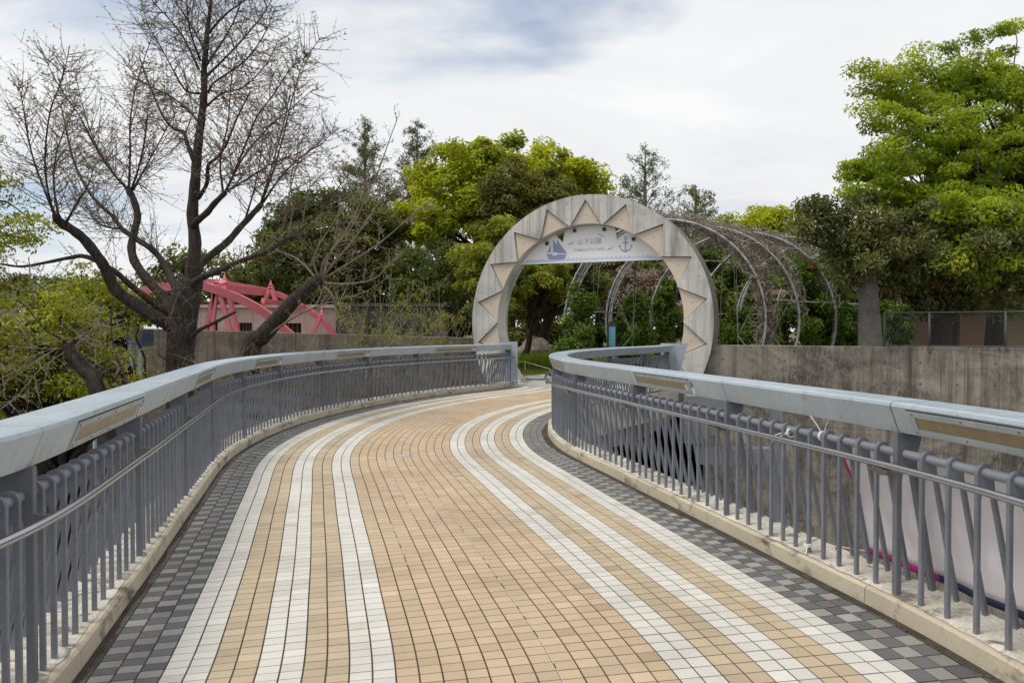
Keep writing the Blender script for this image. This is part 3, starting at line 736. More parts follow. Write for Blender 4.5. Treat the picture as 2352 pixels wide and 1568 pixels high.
# sea with scalloped top
w0 = wb + 0.005; wt = bp(1000, 480)[1]
sea = [(ul + 0.06, w0)]; top = []
u = ul + 0.30; 
while u < ur - 0.32:
    for i in range(6):
        uu = u + 0.125 * i / 6; top.append((uu, wt - 0.045 * sin(pi * i / 6)))
    u += 0.125
sea = [(ul + 0.05, w0)] + top + [(ur - 0.05, w0)]
flat('painted_sea', sea, M['s_pale'], -0.002, 0.001, False)
flat('boat_hull', [(385, 440), (470, 440), (475, 462), (545, 462), (550, 446), (690, 446), (645, 525), (432, 528)], M['s_blue'])
flat('boat_sail', [(458, 300), (455, 418), (398, 418)], M['s_blue'])
flat('boat_sail', [(485, 235), (520, 285), (545, 300), (540, 230), (600, 310), (692, 430), (545, 430), (540, 415), (482, 418)], M['s_blue'])
for gx, gy, f_ in ((757, 285, 1), (1190, 170, -1), (1330, 360, 1)):
    if f_ > 0: pts = [(-50, 40), (-45, 12), (-20, -8), (0, 5), (15, -22), (48, -38), (20, -8), (6, 18), (-18, 10), (-38, 22)]
    else: pts = [(-52, -12), (-25, -28), (-5, -15), (10, 5), (30, -8), (52, 12), (55, 32), (40, 12), (22, 8), (8, 22), (-8, 2), (-28, -12)]
    flat('painted_gull', [(gx + x, gy + y) for x, y in pts], M['s_blue'])
# anchor: ring, stock, shank, arms
def ringpts(cx, cy, r, a0, a1, n): return [(cx + r * cos(radians(a0 + (a1 - a0) * i / n)), cy + r * sin(radians(a0 + (a1 - a0) * i / n))) for i in range(n + 1)]
an = MB()
def anp(pts, d): an.prism([B(bp(*p), d) for p in pts], AN * 0.003)
anp(ringpts(1550, 210, 26, 0, 180, 10) + ringpts(1550, 210, 13, 180, 0, 10), -0.004); anp(ringpts(1550, 210, 26, 180, 360, 10) + ringpts(1550, 210, 13, 360, 180, 10), -0.004)
anp([(1542, 238), (1558, 238), (1560, 410), (1540, 410)], -0.0045); anp([(1512, 266), (1588, 262), (1588, 282), (1512, 286)], -0.005)
arm = [(1450, 330), (1465, 305), (1480, 330)]
anp([(1448, 335), (1462, 300), (1482, 335), (1470, 338), (1495, 375), (1540, 388), (1560, 388), (1605, 372), (1630, 330), (1618, 328), (1645, 290), (1650, 330), (1640, 334), (1615, 385), (1550, 420), (1490, 390), (1460, 340)], -0.004)
an.build('painted_anchor', M['s_blue'], sg)
def lettering(name, txt, cx, cy, width_px, mt):
    cu = bpy.data.curves.new(name, 'FONT'); cu.body = txt; cu.align_x = 'CENTER'; cu.align_y = 'CENTER'; cu.size = 1.0; cu.extrude = 0.004; cu.offset = 0.012
    to_ = bpy.data.objects.new(name, cu); col.objects.link(to_); bpy.context.view_layer.update()
    me = bpy.data.meshes.new_from_object(to_.evaluated_get(bpy.context.evaluated_depsgraph_get())); bpy.data.objects.remove(to_)
    xs = [v.co.x for v in me.vertices]; wdt = max(xs) - min(xs)
    u0, w0 = bp(cx - width_px / 2, cy); u1, _ = bp(cx + width_px / 2, cy); sc_ = (u1 - u0) / wdt
    uc, wc = bp(cx, cy)
    tilt = 0.0
    for v in me.vertices:
        x, y, z = v.co; q = A(uc + x * sc_, wc + y * sc_, BD - 0.003 - z * 0.4) - Vector(sg.location); v.co = q
    me.materials.clear(); me.materials.append(mt); o = link(name, me, sg); return o
lettering('lettering', '山下公園', 1018, 262, 345, M['s_lilac'])
lettering('lettering', 'YAMASHITA PARK', 1018, 378, 465, M['s_lilac'])
for cx, cy in ((400, 285), (805, 98), (1240, 80), (1668, 222)):
    p = bp(cx, cy); mb = MB()
    mb.hexa([A(p[0] + x, p[1] + z, BD + y) for z in (-0.045, 0.045) for x, y in ((-0.045, -0.05), (0.045, -0.05), (0.045, -0.002), (-0.045, -0.002))]); mb.build('hanger_bracket', M['brown'], sg)

# ------------------------------------------------------------------ pergola hoops beyond the gate
def hoop_pts(c, r, yaw, zc, off, n=44):
    u = Vector((cos(yaw), -sin(yaw), 0)); nn = Vector((sin(yaw), cos(yaw), 0)); a0 = math.asin(max(-0.99, -zc / r)) - 0.01
    return [c + u * (r * cos(a)) + Vector((0, 0, zc + r * sin(a))) + nn * off for a in np.linspace(a0, pi - a0, n)]
pg = empty('rose_pergola', P(1512, 880, 25.0).xy.to_3d(), 0, 'tunnel pergola of curved steel hoops behind the round gate', 'pergola')
HO = [(1517, 24.6, 3.12, 23, 0.8), (1605, 26.2, 3.12, 20, 0.8), (1700, 27.8, 3.12, 16, 0.8), (1800, 29.3, 3.12, 11, 0.8), (1890, 30.6, 3.12, 6, 0.8), (1972, 31.8, 3.12, 2, 0.8)]
hoopc = []
for xv, d, r, yw, wd in HO:
    c = Vector(((xv - CX) / F * d, d, 0)); yaw = radians(yw); zc = 1.75; hoopc.append((c, yaw, r, zc))
    nn = Vector((sin(yaw), cos(yaw), 0))
    pa, pb, pc = hoop_pts(c, r, yaw, zc, 0), hoop_pts(c, r - 0.02, yaw, zc, wd * 0.5), hoop_pts(c, r, yaw, zc, wd)
    for pp in (pa, pb, pc):
        mb = MB(); mb.tube(pp, 0.035 if pp is not pb else 0.024, 8); mb.build('hoop', M['pipe'], pg, smooth=True)
    for i in range(6, 39):
        mb = MB(); mb.bar(pa[i], pc[i], 0.028, 0.028); mb.build('rung', M['pipe'], pg)
    mesh = MB()
    for k in range(1, 8):
        pk = hoop_pts(c, r - 0.03, yaw, zc, wd * k / 8, 26)[5:21]
        mesh.tube(pk, 0.007, 3, False)
    tag(mesh.build('wire_mesh', M['cable'], pg), kind='stuff')
    for i in (2, 12, 22, 32, 42):
        mb = MB(); mb.tube([pa[i] - nn * 0.1, pc[i] + nn * 0.1], 0.03, 6); mb.build('collar_bar', M['pipe'], pg)
    # bracing cables
    u = Vector((cos(yaw), -sin(yaw), 0)); mb = MB()
    hub = c + Vector((0, 0, zc + 0.9)) + nn * wd / 2
    for sgn in (-1, 1):
        k1 = c + u * sgn * (r - 0.85) + Vector((0, 0, 1.3)) + nn * wd / 2
        for i in ((2, 9, 14) if sgn > 0 else (41, 34, 29)):
            mb.tube([pa[i], k1], 0.006, 4, False); mb.tube([pc[i], k1], 0.006, 4, False)
        mb.tube([Vector((k1.x, k1.y, 0)), k1], 0.007, 4, False)
    tag(mb.build('brace_cables', M['cable'], pg), kind='stuff')
for (c0, y0, r0, z0), (c1, y1, r1, z1) in zip(hoopc[:-1], hoopc[1:]):   # purlin tubes from hoop to hoop
    p0, p1 = hoop_pts(c0, r0, y0, z0, 0.8), hoop_pts(c1, r1, y1, z1, 0.0)
    for i in (8, 15, 22, 29, 36):
        mb = MB(); mb.tube([p0[i], p1[i]], 0.022, 6); mb.build('purlin', M['pipe'], pg, smooth=True)

# ------------------------------------------------------------------ left background: pink bridge, concrete buildings, canopy
pk = empty('pink_footbridge', P(560, 800, 34).xy.to_3d(), 0, 'pink steel arch footbridge with A-shaped frames beyond the left wall', 'bridge')
def ribcurve(pts, d): return [P(x, y, d + (x - 470) * 0.006) for x, y in pts]
fr = [(330, 668), (370, 660), (420, 655), (472, 658), (511, 670), (553, 687), (590, 706), (615, 723), (643, 748), (680, 782)]
bk = [(345, 672), (370, 663), (430, 650), (486, 646), (517, 650), (553, 656), (598, 664), (638, 675), (674, 692), (708, 712), (739, 734), (782, 782)]
def rib(pts, d, w, h):
    q = ribcurve(pts, d); mb = MB()
    for i, p in enumerate(q):
        t = (q[min(i+1, len(q)-1)] - q[max(i-1, 0)]).normalized(); yv = Vector((0, 1, 0)); n = t.cross(yv).normalized()
        for sx, sy in ((-1, -1), (1, -1), (1, 1), (-1, 1)): mb.v.append(tuple(p + yv * sx * w / 2 + n * sy * h / 2))
    for i in range(len(q) - 1):
        for j in range(4): mb.f.append((4*i + j, 4*i + (j+1) % 4, 4*i + 4 + (j+1) % 4, 4*i + 4 + j))
    mb.f.append((3, 2, 1, 0)); k = 4 * (len(q) - 1); mb.f.append((k, k+1, k+2, k+3))
    mb.build('arch_rib', M['pink'], pk)
rib(fr, 33.0, 0.40, 0.33); rib(bk, 36.5, 0.40, 0.22)
def strut(a, b, d0, d1, w=0.17):
    mb = MB(); mb.bar(P(*a, d0), P(*b, d1), w, w, (0, 1, 0)); mb.build('strut', M['pink'], pk)
for ax, ay, legs, d in ((498, 650, ((470, 770), (486, 770), (532, 770)), 33.2), (516, 640, ((548, 770),), 36.0), (622, 655, ((604, 702), (636, 700)), 36.4), (739, 718, ((717, 770),), 36.6)):
    for lx, ly in legs: strut((ax, ay), (lx, ly), d, d)
    mb = MB(); a = P(ax, ay + 6, d); b = P(ax, ay - 14, d)
    mb.add([(a.x - .1, a.y - .1, a.z), (a.x + .1, a.y - .1, a.z), (a.x + .1, a.y + .1, a.z), (a.x - .1, a.y + .1, a.z), tuple(b)], [(3, 2, 1, 0), (0, 1, 4), (1, 2, 4), (2, 3, 4), (3, 0, 4)])
    mb.build('finial', M['pink'], pk)
strut((512, 663), (604, 671), 33.2, 36.6, 0.3); strut((604, 690), (700, 705), 34.0, 36.6, 0.2); strut((498, 656), (516, 650), 33.2, 36.2, 0.26)
mb = MB(); a, b = P(320, 785, 33), P(790, 785, 37); mb.bar((a.x, a.y + 1.8, 0.35), (b.x, b.y + 1.6, 0.35), 3.2, 0.3); mb.build('walkway', M['pink'], pk)

def house(name, x0, x1, ytop, d, thick, mt, wins, label, roof=True, frame='bldg', door=M['void']):
    a, b = P(x0, ytop, d), P(x1, ytop, d); zt_ = a.z; root = empty(name, ((a.x + b.x) / 2, d, 0), 0, label, 'building')
    # front wall with real window openings: pieces between the openings
    xs = sorted(wins, key=lambda w: w[0]); cur = a.x; mb = MB()
    for wx0, wx1, wy0, wy1 in xs:
        p, q = P(wx0, wy0, d), P(wx1, wy1, d); z1, z0 = p.z, max(q.z, 0.3)
        mb.box(cur, p.x, d, d + 0.25, 0, zt_); mb.box(p.x, q.x, d + .001, d + 0.249, 0, z0); mb.box(p.x, q.x, d + .001, d + 0.249, z1, zt_); cur = q.x
        w = MB(); w.box(p.x, q.x, d + 0.2, d + 0.24, z0, z1); w = w.build('window', door, root)
        f_ = MB()
        for k in range(1, 4):
            xx = p.x + (q.x - p.x) * k / 4; f_.box(xx - 0.02, xx + 0.02, d + 0.12, d + 0.16, z0, z1)
        f_.build('window_bars', M['fence'], w, origin=root.location)
    mb.box(cur, b.x, d, d + 0.25, 0, zt_)
    mb.box(a.x, a.x + .25, d + .25, d + thick, 0, zt_); mb.box(b.x - .25, b.x, d + .25, d + thick, 0, zt_); mb.box(a.x, b.x, d + thick, d + thick + .25, 0, zt_)
    mb.build('wall', mt, root)
    mb = MB(); mb.box(a.x - .1, b.x + .1, d - 0.1, d + thick + .3, zt_ + .003, zt_ + 0.16); mb.build('roof_slab', mt, root)
    return root
house('concrete_building', 400, 771, 707, 39.5, 5, M['bldg'], [(549, 579, 741, 790), (650, 692, 742, 790), (470, 500, 741, 790)], 'pale weathered concrete building behind the pink bridge')
house('concrete_building', 773, 1022, 704, 37.5, 5, M['bldgdark'], [(846, 878, 744, 800), (914, 934, 746, 800), (958, 986, 748, 800)], 'blackened low concrete building right of the pink bridge', door=M['wood'])
# navy canopy on pale blue posts
cn = empty('canopy_shelter', P(260, 800, 24).xy.to_3d() + Vector((0, 0, -5.2)), 0, 'navy canopy on pale blue posts half hidden by the leafy tree at left', 'shelter')
mb = MB(); top = [P(200, 757, 24), P(326, 757, 24)]; low = [P(326, 795, 24), P(295, 790, 24), P(270, 780, 24), P(245, 768, 24), P(200, 766, 24)]
mb.prism(top + low, (0, 0.8, 0)); mb.build('canopy', M['navy'], cn)
for xv in (216, 255, 276, 301, 321):
    p = P(xv, 770, 24.3); mb = MB(); mb.tube([(p.x, p.y, -5.2), (p.x, p.y, p.z)], 0.06, 8); mb.build('post', M['paleblue'], cn)

# ------------------------------------------------------------------ right background: granite pillar, chain-link fence, tan house
sp = P(2010, 795, 18.55); st = empty('granite_pillar', (sp.x, sp.y, 1.05), 0, 'tapered speckled granite pillar standing on the retaining wall under the dark tree', 'pillar')
_c = AC + AN * 0.36; _xr = (2008 - CX) / F; d0 = _c.y - (_xr * _c.y - _c.x) / (cos(TH) + _xr * sin(TH)) * sin(TH); wz = 1.05
b0, b1, t0, t1 = P(1993, 795, d0), P(2029, 795, d0), P(1991, 632, d0), P(2014, 632, d0)
mb = MB(); D3 = Vector((-0.10, 0.42, 0))
def zset(v, z): return Vector((v.x, v.y, z))
mb.hexa([zset(b0, wz), zset(b1, wz), zset(b1, wz) + Vector((.05, .35, 0)), zset(b0, wz) + D3 * .8, t0, t1, t1 + Vector((-.02, .3, 0)), t0 + D3 * .7]); mb.build('pillar_shaft', M['stele'], st)
mb = MB(); c0_, c1_ = P(1983, 795, d0 + .1), P(1991, 795, d0 + .05); e0_, e1_ = P(1984, 640, d0 + .1), P(1989.3, 638, d0 + .05)
mb.hexa([zset(c0_, wz), zset(c1_, wz), zset(c1_, wz) + Vector((0, .3, 0)), zset(c0_, wz) + Vector((0, .3, 0)), e0_, e1_, e1_ + Vector((0, .3, 0)), e0_ + Vector((0, .3, 0))]); mb.build('pillar_side', M['stele'], st)
fn = empty('chain_link_fence', A(7.9, 0, 0.46).xy.to_3d() + Vector((0, 0, 1.05)), 0, 'chain-link fence with grey posts on top of the right retaining wall', 'fence')
def onwall(xv):     # point on the wall's top seen in column xv
    xr = (xv - CX) / F; c = AC + AN * 0.46; u = (xr * c.y - c.x) / (cos(TH) + xr * sin(TH)); return c + AU * u
fps = [onwall(x) for x in (2031, 2134, 2309, 2500)]
for p in fps:
    mb = MB(); mb.tube([(p.x, p.y, 1.03), (p.x, p.y, 1.90)], 0.028, 8); mb.build('fence_post', M['fence'], fn, smooth=True)
a, b = fps[0], fps[-1]
for z in (1.885, 1.10):
    mb = MB(); mb.tube([(a.x, a.y, z), (b.x, b.y, z)], 0.018, 6); mb.build('fence_rail', M['fence'], fn)
mb = MB(); L = (b - a).to_2d().length; dv = Vector((b.x - a.x, b.y - a.y, 0)) / L; H_ = 0.77; k = -H_
while k < L:
    for sg_ in (1, -1):
        x0, x1 = k, k + H_; y0, y1 = (1.11, 1.11 + H_) if sg_ > 0 else (1.11 + H_, 1.11)
        if x0 < 0: y0 += (y1 - y0) * (-x0 / H_); x0 = 0
        if x1 > L: y1 = y0 + (y1 - y0) * (L - x0) / (x1 - x0); x1 = L
        p, q = a + dv * x0, a + dv * x1; mb.tube([(p.x, p.y + .006 * sg_, y0), (q.x, q.y + .006 * sg_, y1)], 0.0016, 3, False)
    k += 0.07
tag(mb.build('chain_link', M['fence'], fn), kind='stuff')
th = empty('tan_house', P(2250, 800, 33).xy.to_3d(), 0, 'low tan and brown house seen through the trees behind the fence', 'building')
def hb(x0, x1, y0, y1, d, dd, mt, name):
    a, b = P(x0, y0, d), P(x1, y1, d); mb = MB(); mb.box(a.x, b.x, d, d + dd, max(b.z, 0), a.z); mb.build(name, mt, th)
hb(1850, 2700, 655, 668, 31, 8, M['tanwall'], 'roof_slab')
hb(2080, 2138, 668, 830, 31.5, 1, M['brownwall'], 'brown_pier'); hb(2205, 2260, 668, 830, 31.5, 1, M['brownwall'], 'brown_pier')
hb(2262, 2700, 668, 830, 33, 0.4, M['tanwall'], 'wall'); hb(1850, 1935, 668, 830, 33, 0.4, M['tanwall'], 'wall'); hb(2139, 2204, 740, 830, 32, 0.4, M['brownwall'], 'low_wall')

# ------------------------------------------------------------------ things in the park seen through the gate
ip = P(1404, 900, 25.7); info = empty('information_pillar', (ip.x, ip.y, -0.03), radians(-8), 'slim black information pillar with blue-green panel beyond the gate', 'sign')
mb = MB(); mb.box(-0.15, 0.15, -0.06, 0.06, -0.02, 1.72); mb.build('pillar_body', M['infob'], info, origin=(0, 0, 0))
mb = MB(); mb.box(-0.075, 0.125, -0.066, -0.061, 0.85, 1.60); mb.build('panel', M['infop'], info, origin=(0, 0, 0))
mb = MB(); mb.box(-0.075, 0.125, -0.066, -0.061, 0.15, 0.845); mb.build('panel', M['infog'], info, origin=(0, 0, 0))
rk = MB(); rc = P(1228, 800, 33); rng = np.random.default_rng(5); n1_, n2_ = 14, 8
for i in range(n2_ + 1):
    for j in range(n1_):
        ph, t = pi * i / n2_, 2 * pi * j / n1_; r_ = 1 + rng.uniform(-.16, .16)
        rk.v.append((rc.x + 0.75 * r_ * sin(ph) * cos(t), rc.y + 0.5 * r_ * sin(ph) * sin(t), 0.35 + 0.75 * r_ * cos(ph)))
for i in range(n2_):
    for j in range(n1_): rk.f.append((i*n1_ + j, (i+1)*n1_ + j, (i+1)*n1_ + (j+1) % n1_, i*n1_ + (j+1) % n1_))
tag(rk.build('boulder', M['rock'], None, (rc.x, rc.y, 0)), 'grey boulder beside the tree trunk seen through the gate', 'rock')
# rope on stakes along the flower bed
rp = empty('rope_barrier', P(1180, 850, 28.5).xy.to_3d(), 0, 'white rope on short stakes along the edge of the flower bed', 'rope')
rpts = [P(1150, 829, 28.6), P(1178, 830, 28.6), P(1206, 830.5, 28.4), P(1235, 839, 27.6), P(1264, 847, 27.0)]
mb = MB(); mb.tube(rpts, 0.008, 6); mb.build('rope', M['cord'], rp)
for q in (rpts[2], rpts[0], rpts[4]):
    mb = MB(); mb.tube([(q.x, q.y, -0.05), (q.x, q.y, q.z + .03)], 0.012, 6); mb.build('stake', M['cord'], rp)
q = at(19.5, -1.88); mb = MB(); mb.tube([q + Vector((0, 0, 0.0)), q + Vector((-.05, .02, .13)), q + Vector((.12, .0, .15))], 0.012, 6)
tag(mb.build('wire_hoop', M['cord'], None, q), 'small bent white metal bar at the foot of the left end post', 'bar')

# steel pier under the far span, right side
pr = empty('bridge_pier', (4.75, 14.2, -5.2), 0, 'grey steel column with bracket head standing outside the right railing', 'column')
mb = MB(); mb.box(4.62, 4.80, 14.1, 14.3, -5.2, 0.12); mb.build('column', M['steelgrey'], pr)
mb = MB(); mb.prism([(3.10, 14.0, 0.32), (3.92, 14.0, 0.32), (4.25, 14.0, -0.05), (3.92, 14.0, -0.22), (3.1, 14.0, -0.55)], (0, 0.35, 0)); mb.build('bracket_head', M['steelgrey'], pr)
mb = MB(); mb.box(3.3, 4.7, 14.08, 14.32, -0.9, -0.62); mb.build('cross_beam', M['steelgrey'], pr)

# ------------------------------------------------------------------ banner on the right railing, with its cords
bn = empty('banner', at(0.3, KW + 0.33), 0, 'white vinyl banner with magenta and navy hem tied outside the right railing', 'banner'); bo = Vector(bn.location)
def ban(s, t):      # s along the rail, t 0 top .. 1 bottom
    o = 0.225 + 0.135 * t + 0.018 * sin(7.0 * s + 5 * t) * (0.3 + t * (1 - t) * 3) + 0.007 * sin(15 * s + 14 * t) * (t * (1 - t) * 4) + 0.008 * sin(17 * s - 9 * t)
    z = 0.855 - 0.70 * t - 0.022 * sin(pi * ((s - S_B0) / (S_B1 - S_B0))) * (1 - t) - 0.02
    return at(s - 0.13 * t, KW + o, z)
S_B0, S_B1 = -1.6, 2.62
def banstrip(name, s0, s1, t0, t1, mt, off=0.0):
    n, m = max(2, int((s1 - s0) / 0.05)), max(2, int((t1 - t0) / 0.05)); mb = MB()
    for i in range(n + 1):
        for j in range(m + 1):
            mb.v.append(tuple(ban(s0 + (s1 - s0) * i / n, t0 + (t1 - t0) * j / m) + Vector((-off, 0, 0))))
    for i in range(n):
        for j in range(m): k = i * (m + 1) + j; mb.f.append((k, k + 1, k + m + 2, k + m + 1))
    o = mb.build(name, mt, bn, bo, smooth=True)
    md = o.modifiers.new('thickness', 'SOLIDIFY'); md.thickness = 0.002
banstrip('banner_sheet', S_B0, S_B1, 0.0, 0.935, M['banner'])
banstrip('side_hem', S_B1, S_B1 + 0.035, 0.0, 0.985, M['magenta'])
for a, b, mt in ((2.15, 2.62, 'magenta'), (0.92, 2.148, 'bnavy'), (0.30, 0.918, 'magenta'), (-1.6, 0.298, 'magenta')): banstrip('bottom_hem', a, b, 0.937, 1.0, M[mt])
def cordknot(s, z, o, run=None, label=''):
    q = at(s, KW + o, z); mb = MB()
    p, t, n = path(s); out = n
    for k in range(3):
        r_ = 0.029; pts = [q + (out * cos(a) + Vector((0, 0, 1)) * sin(a)) * r_ + t * (0.006 * (k - 1)) for a in np.linspace(0, 2*pi, 13)] if o > 0.09 else \
            [q + (out * cos(a) + t * sin(a)) * 0.024 + Vector((0, 0, 0.007 * (k - 1))) for a in np.linspace(0, 2*pi, 13)]
        mb.tube(pts, 0.004, 5, False)
    for e in (run or []):
        mb.tube([q, q.lerp(q + Vector(e), .5) + Vector((0, 0, .01)), q + Vector(e)], 0.0035, 5)
    tag(mb.build('tie_cord', M['cord'], None, q), label, 'cord')
cordknot(1.20, PZ, PO, [(-.05, .1, .05)], 'white cord tied round the pipe rail nearest the camera side of the banner')
cordknot(2.62, PZ, PO, [(-.06, .05, .12), (.02, -.04, .11)], 'white cord tied round the pipe rail with two upright loose ends')
cordknot(2.95, PZ - 0.02, PO - 0.01, [(-.10, .12, -.045), (.02, .05, .03), (-.09, .1, -.07)], 'white cord with frayed knot left of the banner corner on the pipe rail')
cordknot(2.72, 0.155, 0.068, [tuple(ban(2.62, 0.97) - at(2.72, KW + 0.068, 0.155)), (-.03, -.05, -.045)], 'white cord tied low on a baluster at the banner corner')
cordknot(1.30, 0.155, 0.068, [tuple(ban(0.95, 0.97) - at(1.30, KW + 0.068, 0.155)), (.03, .05, .06)], 'white cord tied low on a baluster beside the navy hem')

# ------------------------------------------------------------------ vegetation helpers
def unit(a): return a / np.maximum(np.linalg.norm(a, axis=-1, keepdims=True), 1e-9)
def leaf_quads(pos, nrm, size, rng, aspect=0.5, droop=0.3, svar=0.35):
    n = len(pos); a = unit(rng.normal(size=(n, 3)) + np.array([0, 0, -droop])); ax = unit(a - nrm * (a * nrm).sum(1, keepdims=True)); sd = np.cross(nrm, ax)
    L = (size * rng.uniform(1 - svar, 1 + svar, n))[:, None]; w = L * aspect * 0.5
    v = np.stack([pos - ax * L * 0.5, pos - ax * L * 0.05 + sd * w + nrm * w * 0.3, pos + ax * L * 0.5 - nrm * L * 0.12, pos - ax * L * 0.05 - sd * w + nrm * w * 0.3], 1).reshape(-1, 3)
    f = np.arange(n * 4).reshape(n, 4); return v, f
def clump_centres(c, rad, n, rng, shell=0.62, zmin=-0.55, lobes=None):
    """Clump centres spread through an uneven ellipsoid crown."""
    d = unit(rng.normal(size=(n * 3, 3))); d = d[d[:, 2] > zmin][:n]
    if lobes is None: lobes = unit(rng.normal(size=(9, 3)))
    bump = 1 + 0.22 * np.max(np.clip(d @ lobes.T, 0, 1) ** 6, 1) - 0.12 + rng.normal(0, 0.05, len(d))
    r = shell + (1 - shell) * rng.random(len(d)) ** 0.6; r = np.where(rng.random(len(d)) < 0.22, r * rng.uniform(0.35, 0.9, len(d)), r)
    return np.array(c) + d * np.array(rad) * (r * bump)[:, None]
def foliage(cl, c, nleaf, lsize, crad, rng, flat=0.55, aspect=0.5, droop=0.3, up=0.7, out=0.5, rnd_n=0.65):
    """Leaves round the clump centres cl; returns verts, faces, rnd."""
    k = rng.integers(0, len(cl), nleaf); cr = crad * rng.uniform(0.6, 1.25, len(cl))
    off = unit(rng.normal(size=(nleaf, 3))) * (rng.random(nleaf) ** 0.45)[:, None] * cr[k][:, None]; off[:, 2] *= flat
    pos = cl[k] + off
    o = unit(pos - np.array(c)) * out + unit(off) * 0.35 + np.array([0, 0, up]) + rng.normal(0, rnd_n, (nleaf, 3))
    v, f = leaf_quads(pos, unit(o), lsize, rng, aspect, droop)
    tone = np.clip(0.5 + 0.19 * rng.normal(size=len(cl))[k] + 0.17 * rng.normal(size=nleaf), 0, 1)
    return v, f, tone
def limb_path(a, b, sag, rng, n=6, wob=0.06):
    a, b = np.array(a, float), np.array(b, float); L = np.linalg.norm(b - a); pts = []
    for i in range(n + 1):
        t = i / n; p = a + (b - a) * t; p[2] += sag * L * 4 * t * (1 - t) * 0.25
        if 0 < i < n: p += rng.normal(0, wob * L / n * 1.6, 3)
        pts.append(p)
    return pts
def leafy_tree(name, label, base, c, rad, leafm, barkm, seed, nclump=70, nleaf=16000, lsize=0.16, crad=0.8, trunk_r=0.22, nlimb=16, flat=0.55, aspect=0.5, droop=0.3,
               shell=0.62, zmin=-0.55, group=None, extra=None, up=0.7, fork=0.55, cat='tree', rnd_n=0.65, twigs=True):
    rng = np.random.default_rng(seed); base = Vector(base)
    root = empty(name, base, 0, label, cat, group)
    cl = clump_centres(c, rad, nclump, rng, shell, zmin)
    if extra is not None: cl = np.vstack([cl, np.array(extra)])
    v, f, tone = foliage(cl, c, nleaf, lsize, crad, rng, flat, aspect, droop, up, rnd_n=rnd_n)
    me = np_mesh('crown', v - np.array(base), f, leafm, tone); tag(link('crown', me, root), kind='stuff')
    fk = np.array(base) + (np.array(c) - np.array(base)) * fork
    mb = MB(); tp = limb_path(base, fk, 0.0, rng, 6, 0.05); mb.tube(tp, [trunk_r * (1.18 - 0.35 * i / 6) for i in range(7)], 9); mb.build('trunk', barkm, root, smooth=True)
    pick = rng.choice(len(cl), min(nlimb, len(cl)), replace=False); mb = MB()
    for j in pick:
        st_ = np.array(tp[-1]) * 1.0 if rng.random() < 0.6 else np.array(tp[-2]); lp = limb_path(st_, cl[j], 0.35, rng, 6, 0.12); r0 = trunk_r * rng.uniform(0.3, 0.55)
        mb.tube(lp, [r0 * (1 - 0.85 * i / 6) for i in range(7)], 5, False)
        for _ in range(3 if twigs else 0):
            q = lp[rng.integers(3, 6)]; e = cl[rng.integers(0, len(cl))]
            if np.linalg.norm(e - q) < np.linalg.norm(np.array(rad)) * 0.75: mb.tube(limb_path(q, e, 0.3, rng, 4, 0.15), [r0 * 0.3 * (1 - 0.2 * i) for i in range(5)], 4, False)
    tag(mb.build('limbs', barkm, root, smooth=True), kind='stuff')
    return root

LM = {}
LM['bright'] = leaf_mat('fresh_yellow_green_leaf', [(0.12, 0.18, 0.008), (0.22, 0.30, 0.012), (0.34, 0.43, 0.024), (0.50, 0.56, 0.06)], 0.5)
LM['camphor'] = leaf_mat('camphor_new_leaf', [(0.17, 0.22, 0.006), (0.30, 0.355, 0.009), (0.43, 0.475, 0.014), (0.58, 0.59, 0.05)], 0.42)
LM['olive'] = leaf_mat('olive_evergreen_leaf', [(0.06, 0.072, 0.010), (0.11, 0.12, 0.016), (0.17, 0.17, 0.024), (0.25, 0.235, 0.045)], 0.25)
LM['dark'] = leaf_mat('dark_evergreen_leaf', [(0.045, 0.062, 0.012), (0.09, 0.112, 0.02), (0.15, 0.165, 0.03), (0.24, 0.235, 0.05)], 0.25)
LM['darkR'] = leaf_mat('dark_olive_broad_leaf', [(0.045, 0.06, 0.014), (0.095, 0.115, 0.026), (0.16, 0.175, 0.045), (0.27, 0.265, 0.08)], 0.25)
LM['soft'] = leaf_mat('soft_grey_green_leaf', [(0.055, 0.085, 0.016), (0.10, 0.14, 0.027), (0.15, 0.19, 0.038), (0.22, 0.26, 0.07)], 0.35)
LM['lime'] = leaf_mat('lime_young_leaf', [(0.10, 0.135, 0.012), (0.18, 0.21, 0.018), (0.27, 0.30, 0.028), (0.38, 0.40, 0.06)], 0.42)
LM['rose'] = leaf_mat('climbing_rose_leaf', [(0.04, 0.08, 0.010), (0.08, 0.145, 0.016), (0.135, 0.21, 0.022), (0.22, 0.31, 0.04)], 0.35)
LM['fresh'] = leaf_mat('fresh_feathery_leaf', [(0.13, 0.15, 0.012), (0.22, 0.25, 0.02), (0.32, 0.35, 0.032), (0.44, 0.46, 0.07)], 0.45)
LM['conif'] = leaf_mat('sparse_conifer_leaf', [(0.085, 0.090, 0.045), (0.12, 0.13, 0.055), (0.16, 0.175, 0.065), (0.21, 0.22, 0.10)], 0.3)
LM['needle'] = leaf_mat('light_conifer_needle', [(0.07, 0.10, 0.03), (0.12, 0.16, 0.04), (0.17, 0.21, 0.055), (0.23, 0.27, 0.09)], 0.4)
LM['cherry'] = leaf_mat('faded_cherry_blossom', [(0.16, 0.10, 0.09), (0.30, 0.20, 0.19), (0.42, 0.30, 0.30), (0.55, 0.43, 0.43)], 0.35)
LM['bud'] = leaf_mat('ginkgo_bud', [(0.13, 0.16, 0.03), (0.22, 0.25, 0.05), (0.30, 0.33, 0.08)], 0.4)
LM['blade'] = leaf_mat('iris_blade', [(0.10, 0.17, 0.012), (0.18, 0.28, 0.02), (0.28, 0.38, 0.035), (0.38, 0.46, 0.06)], 0.4)
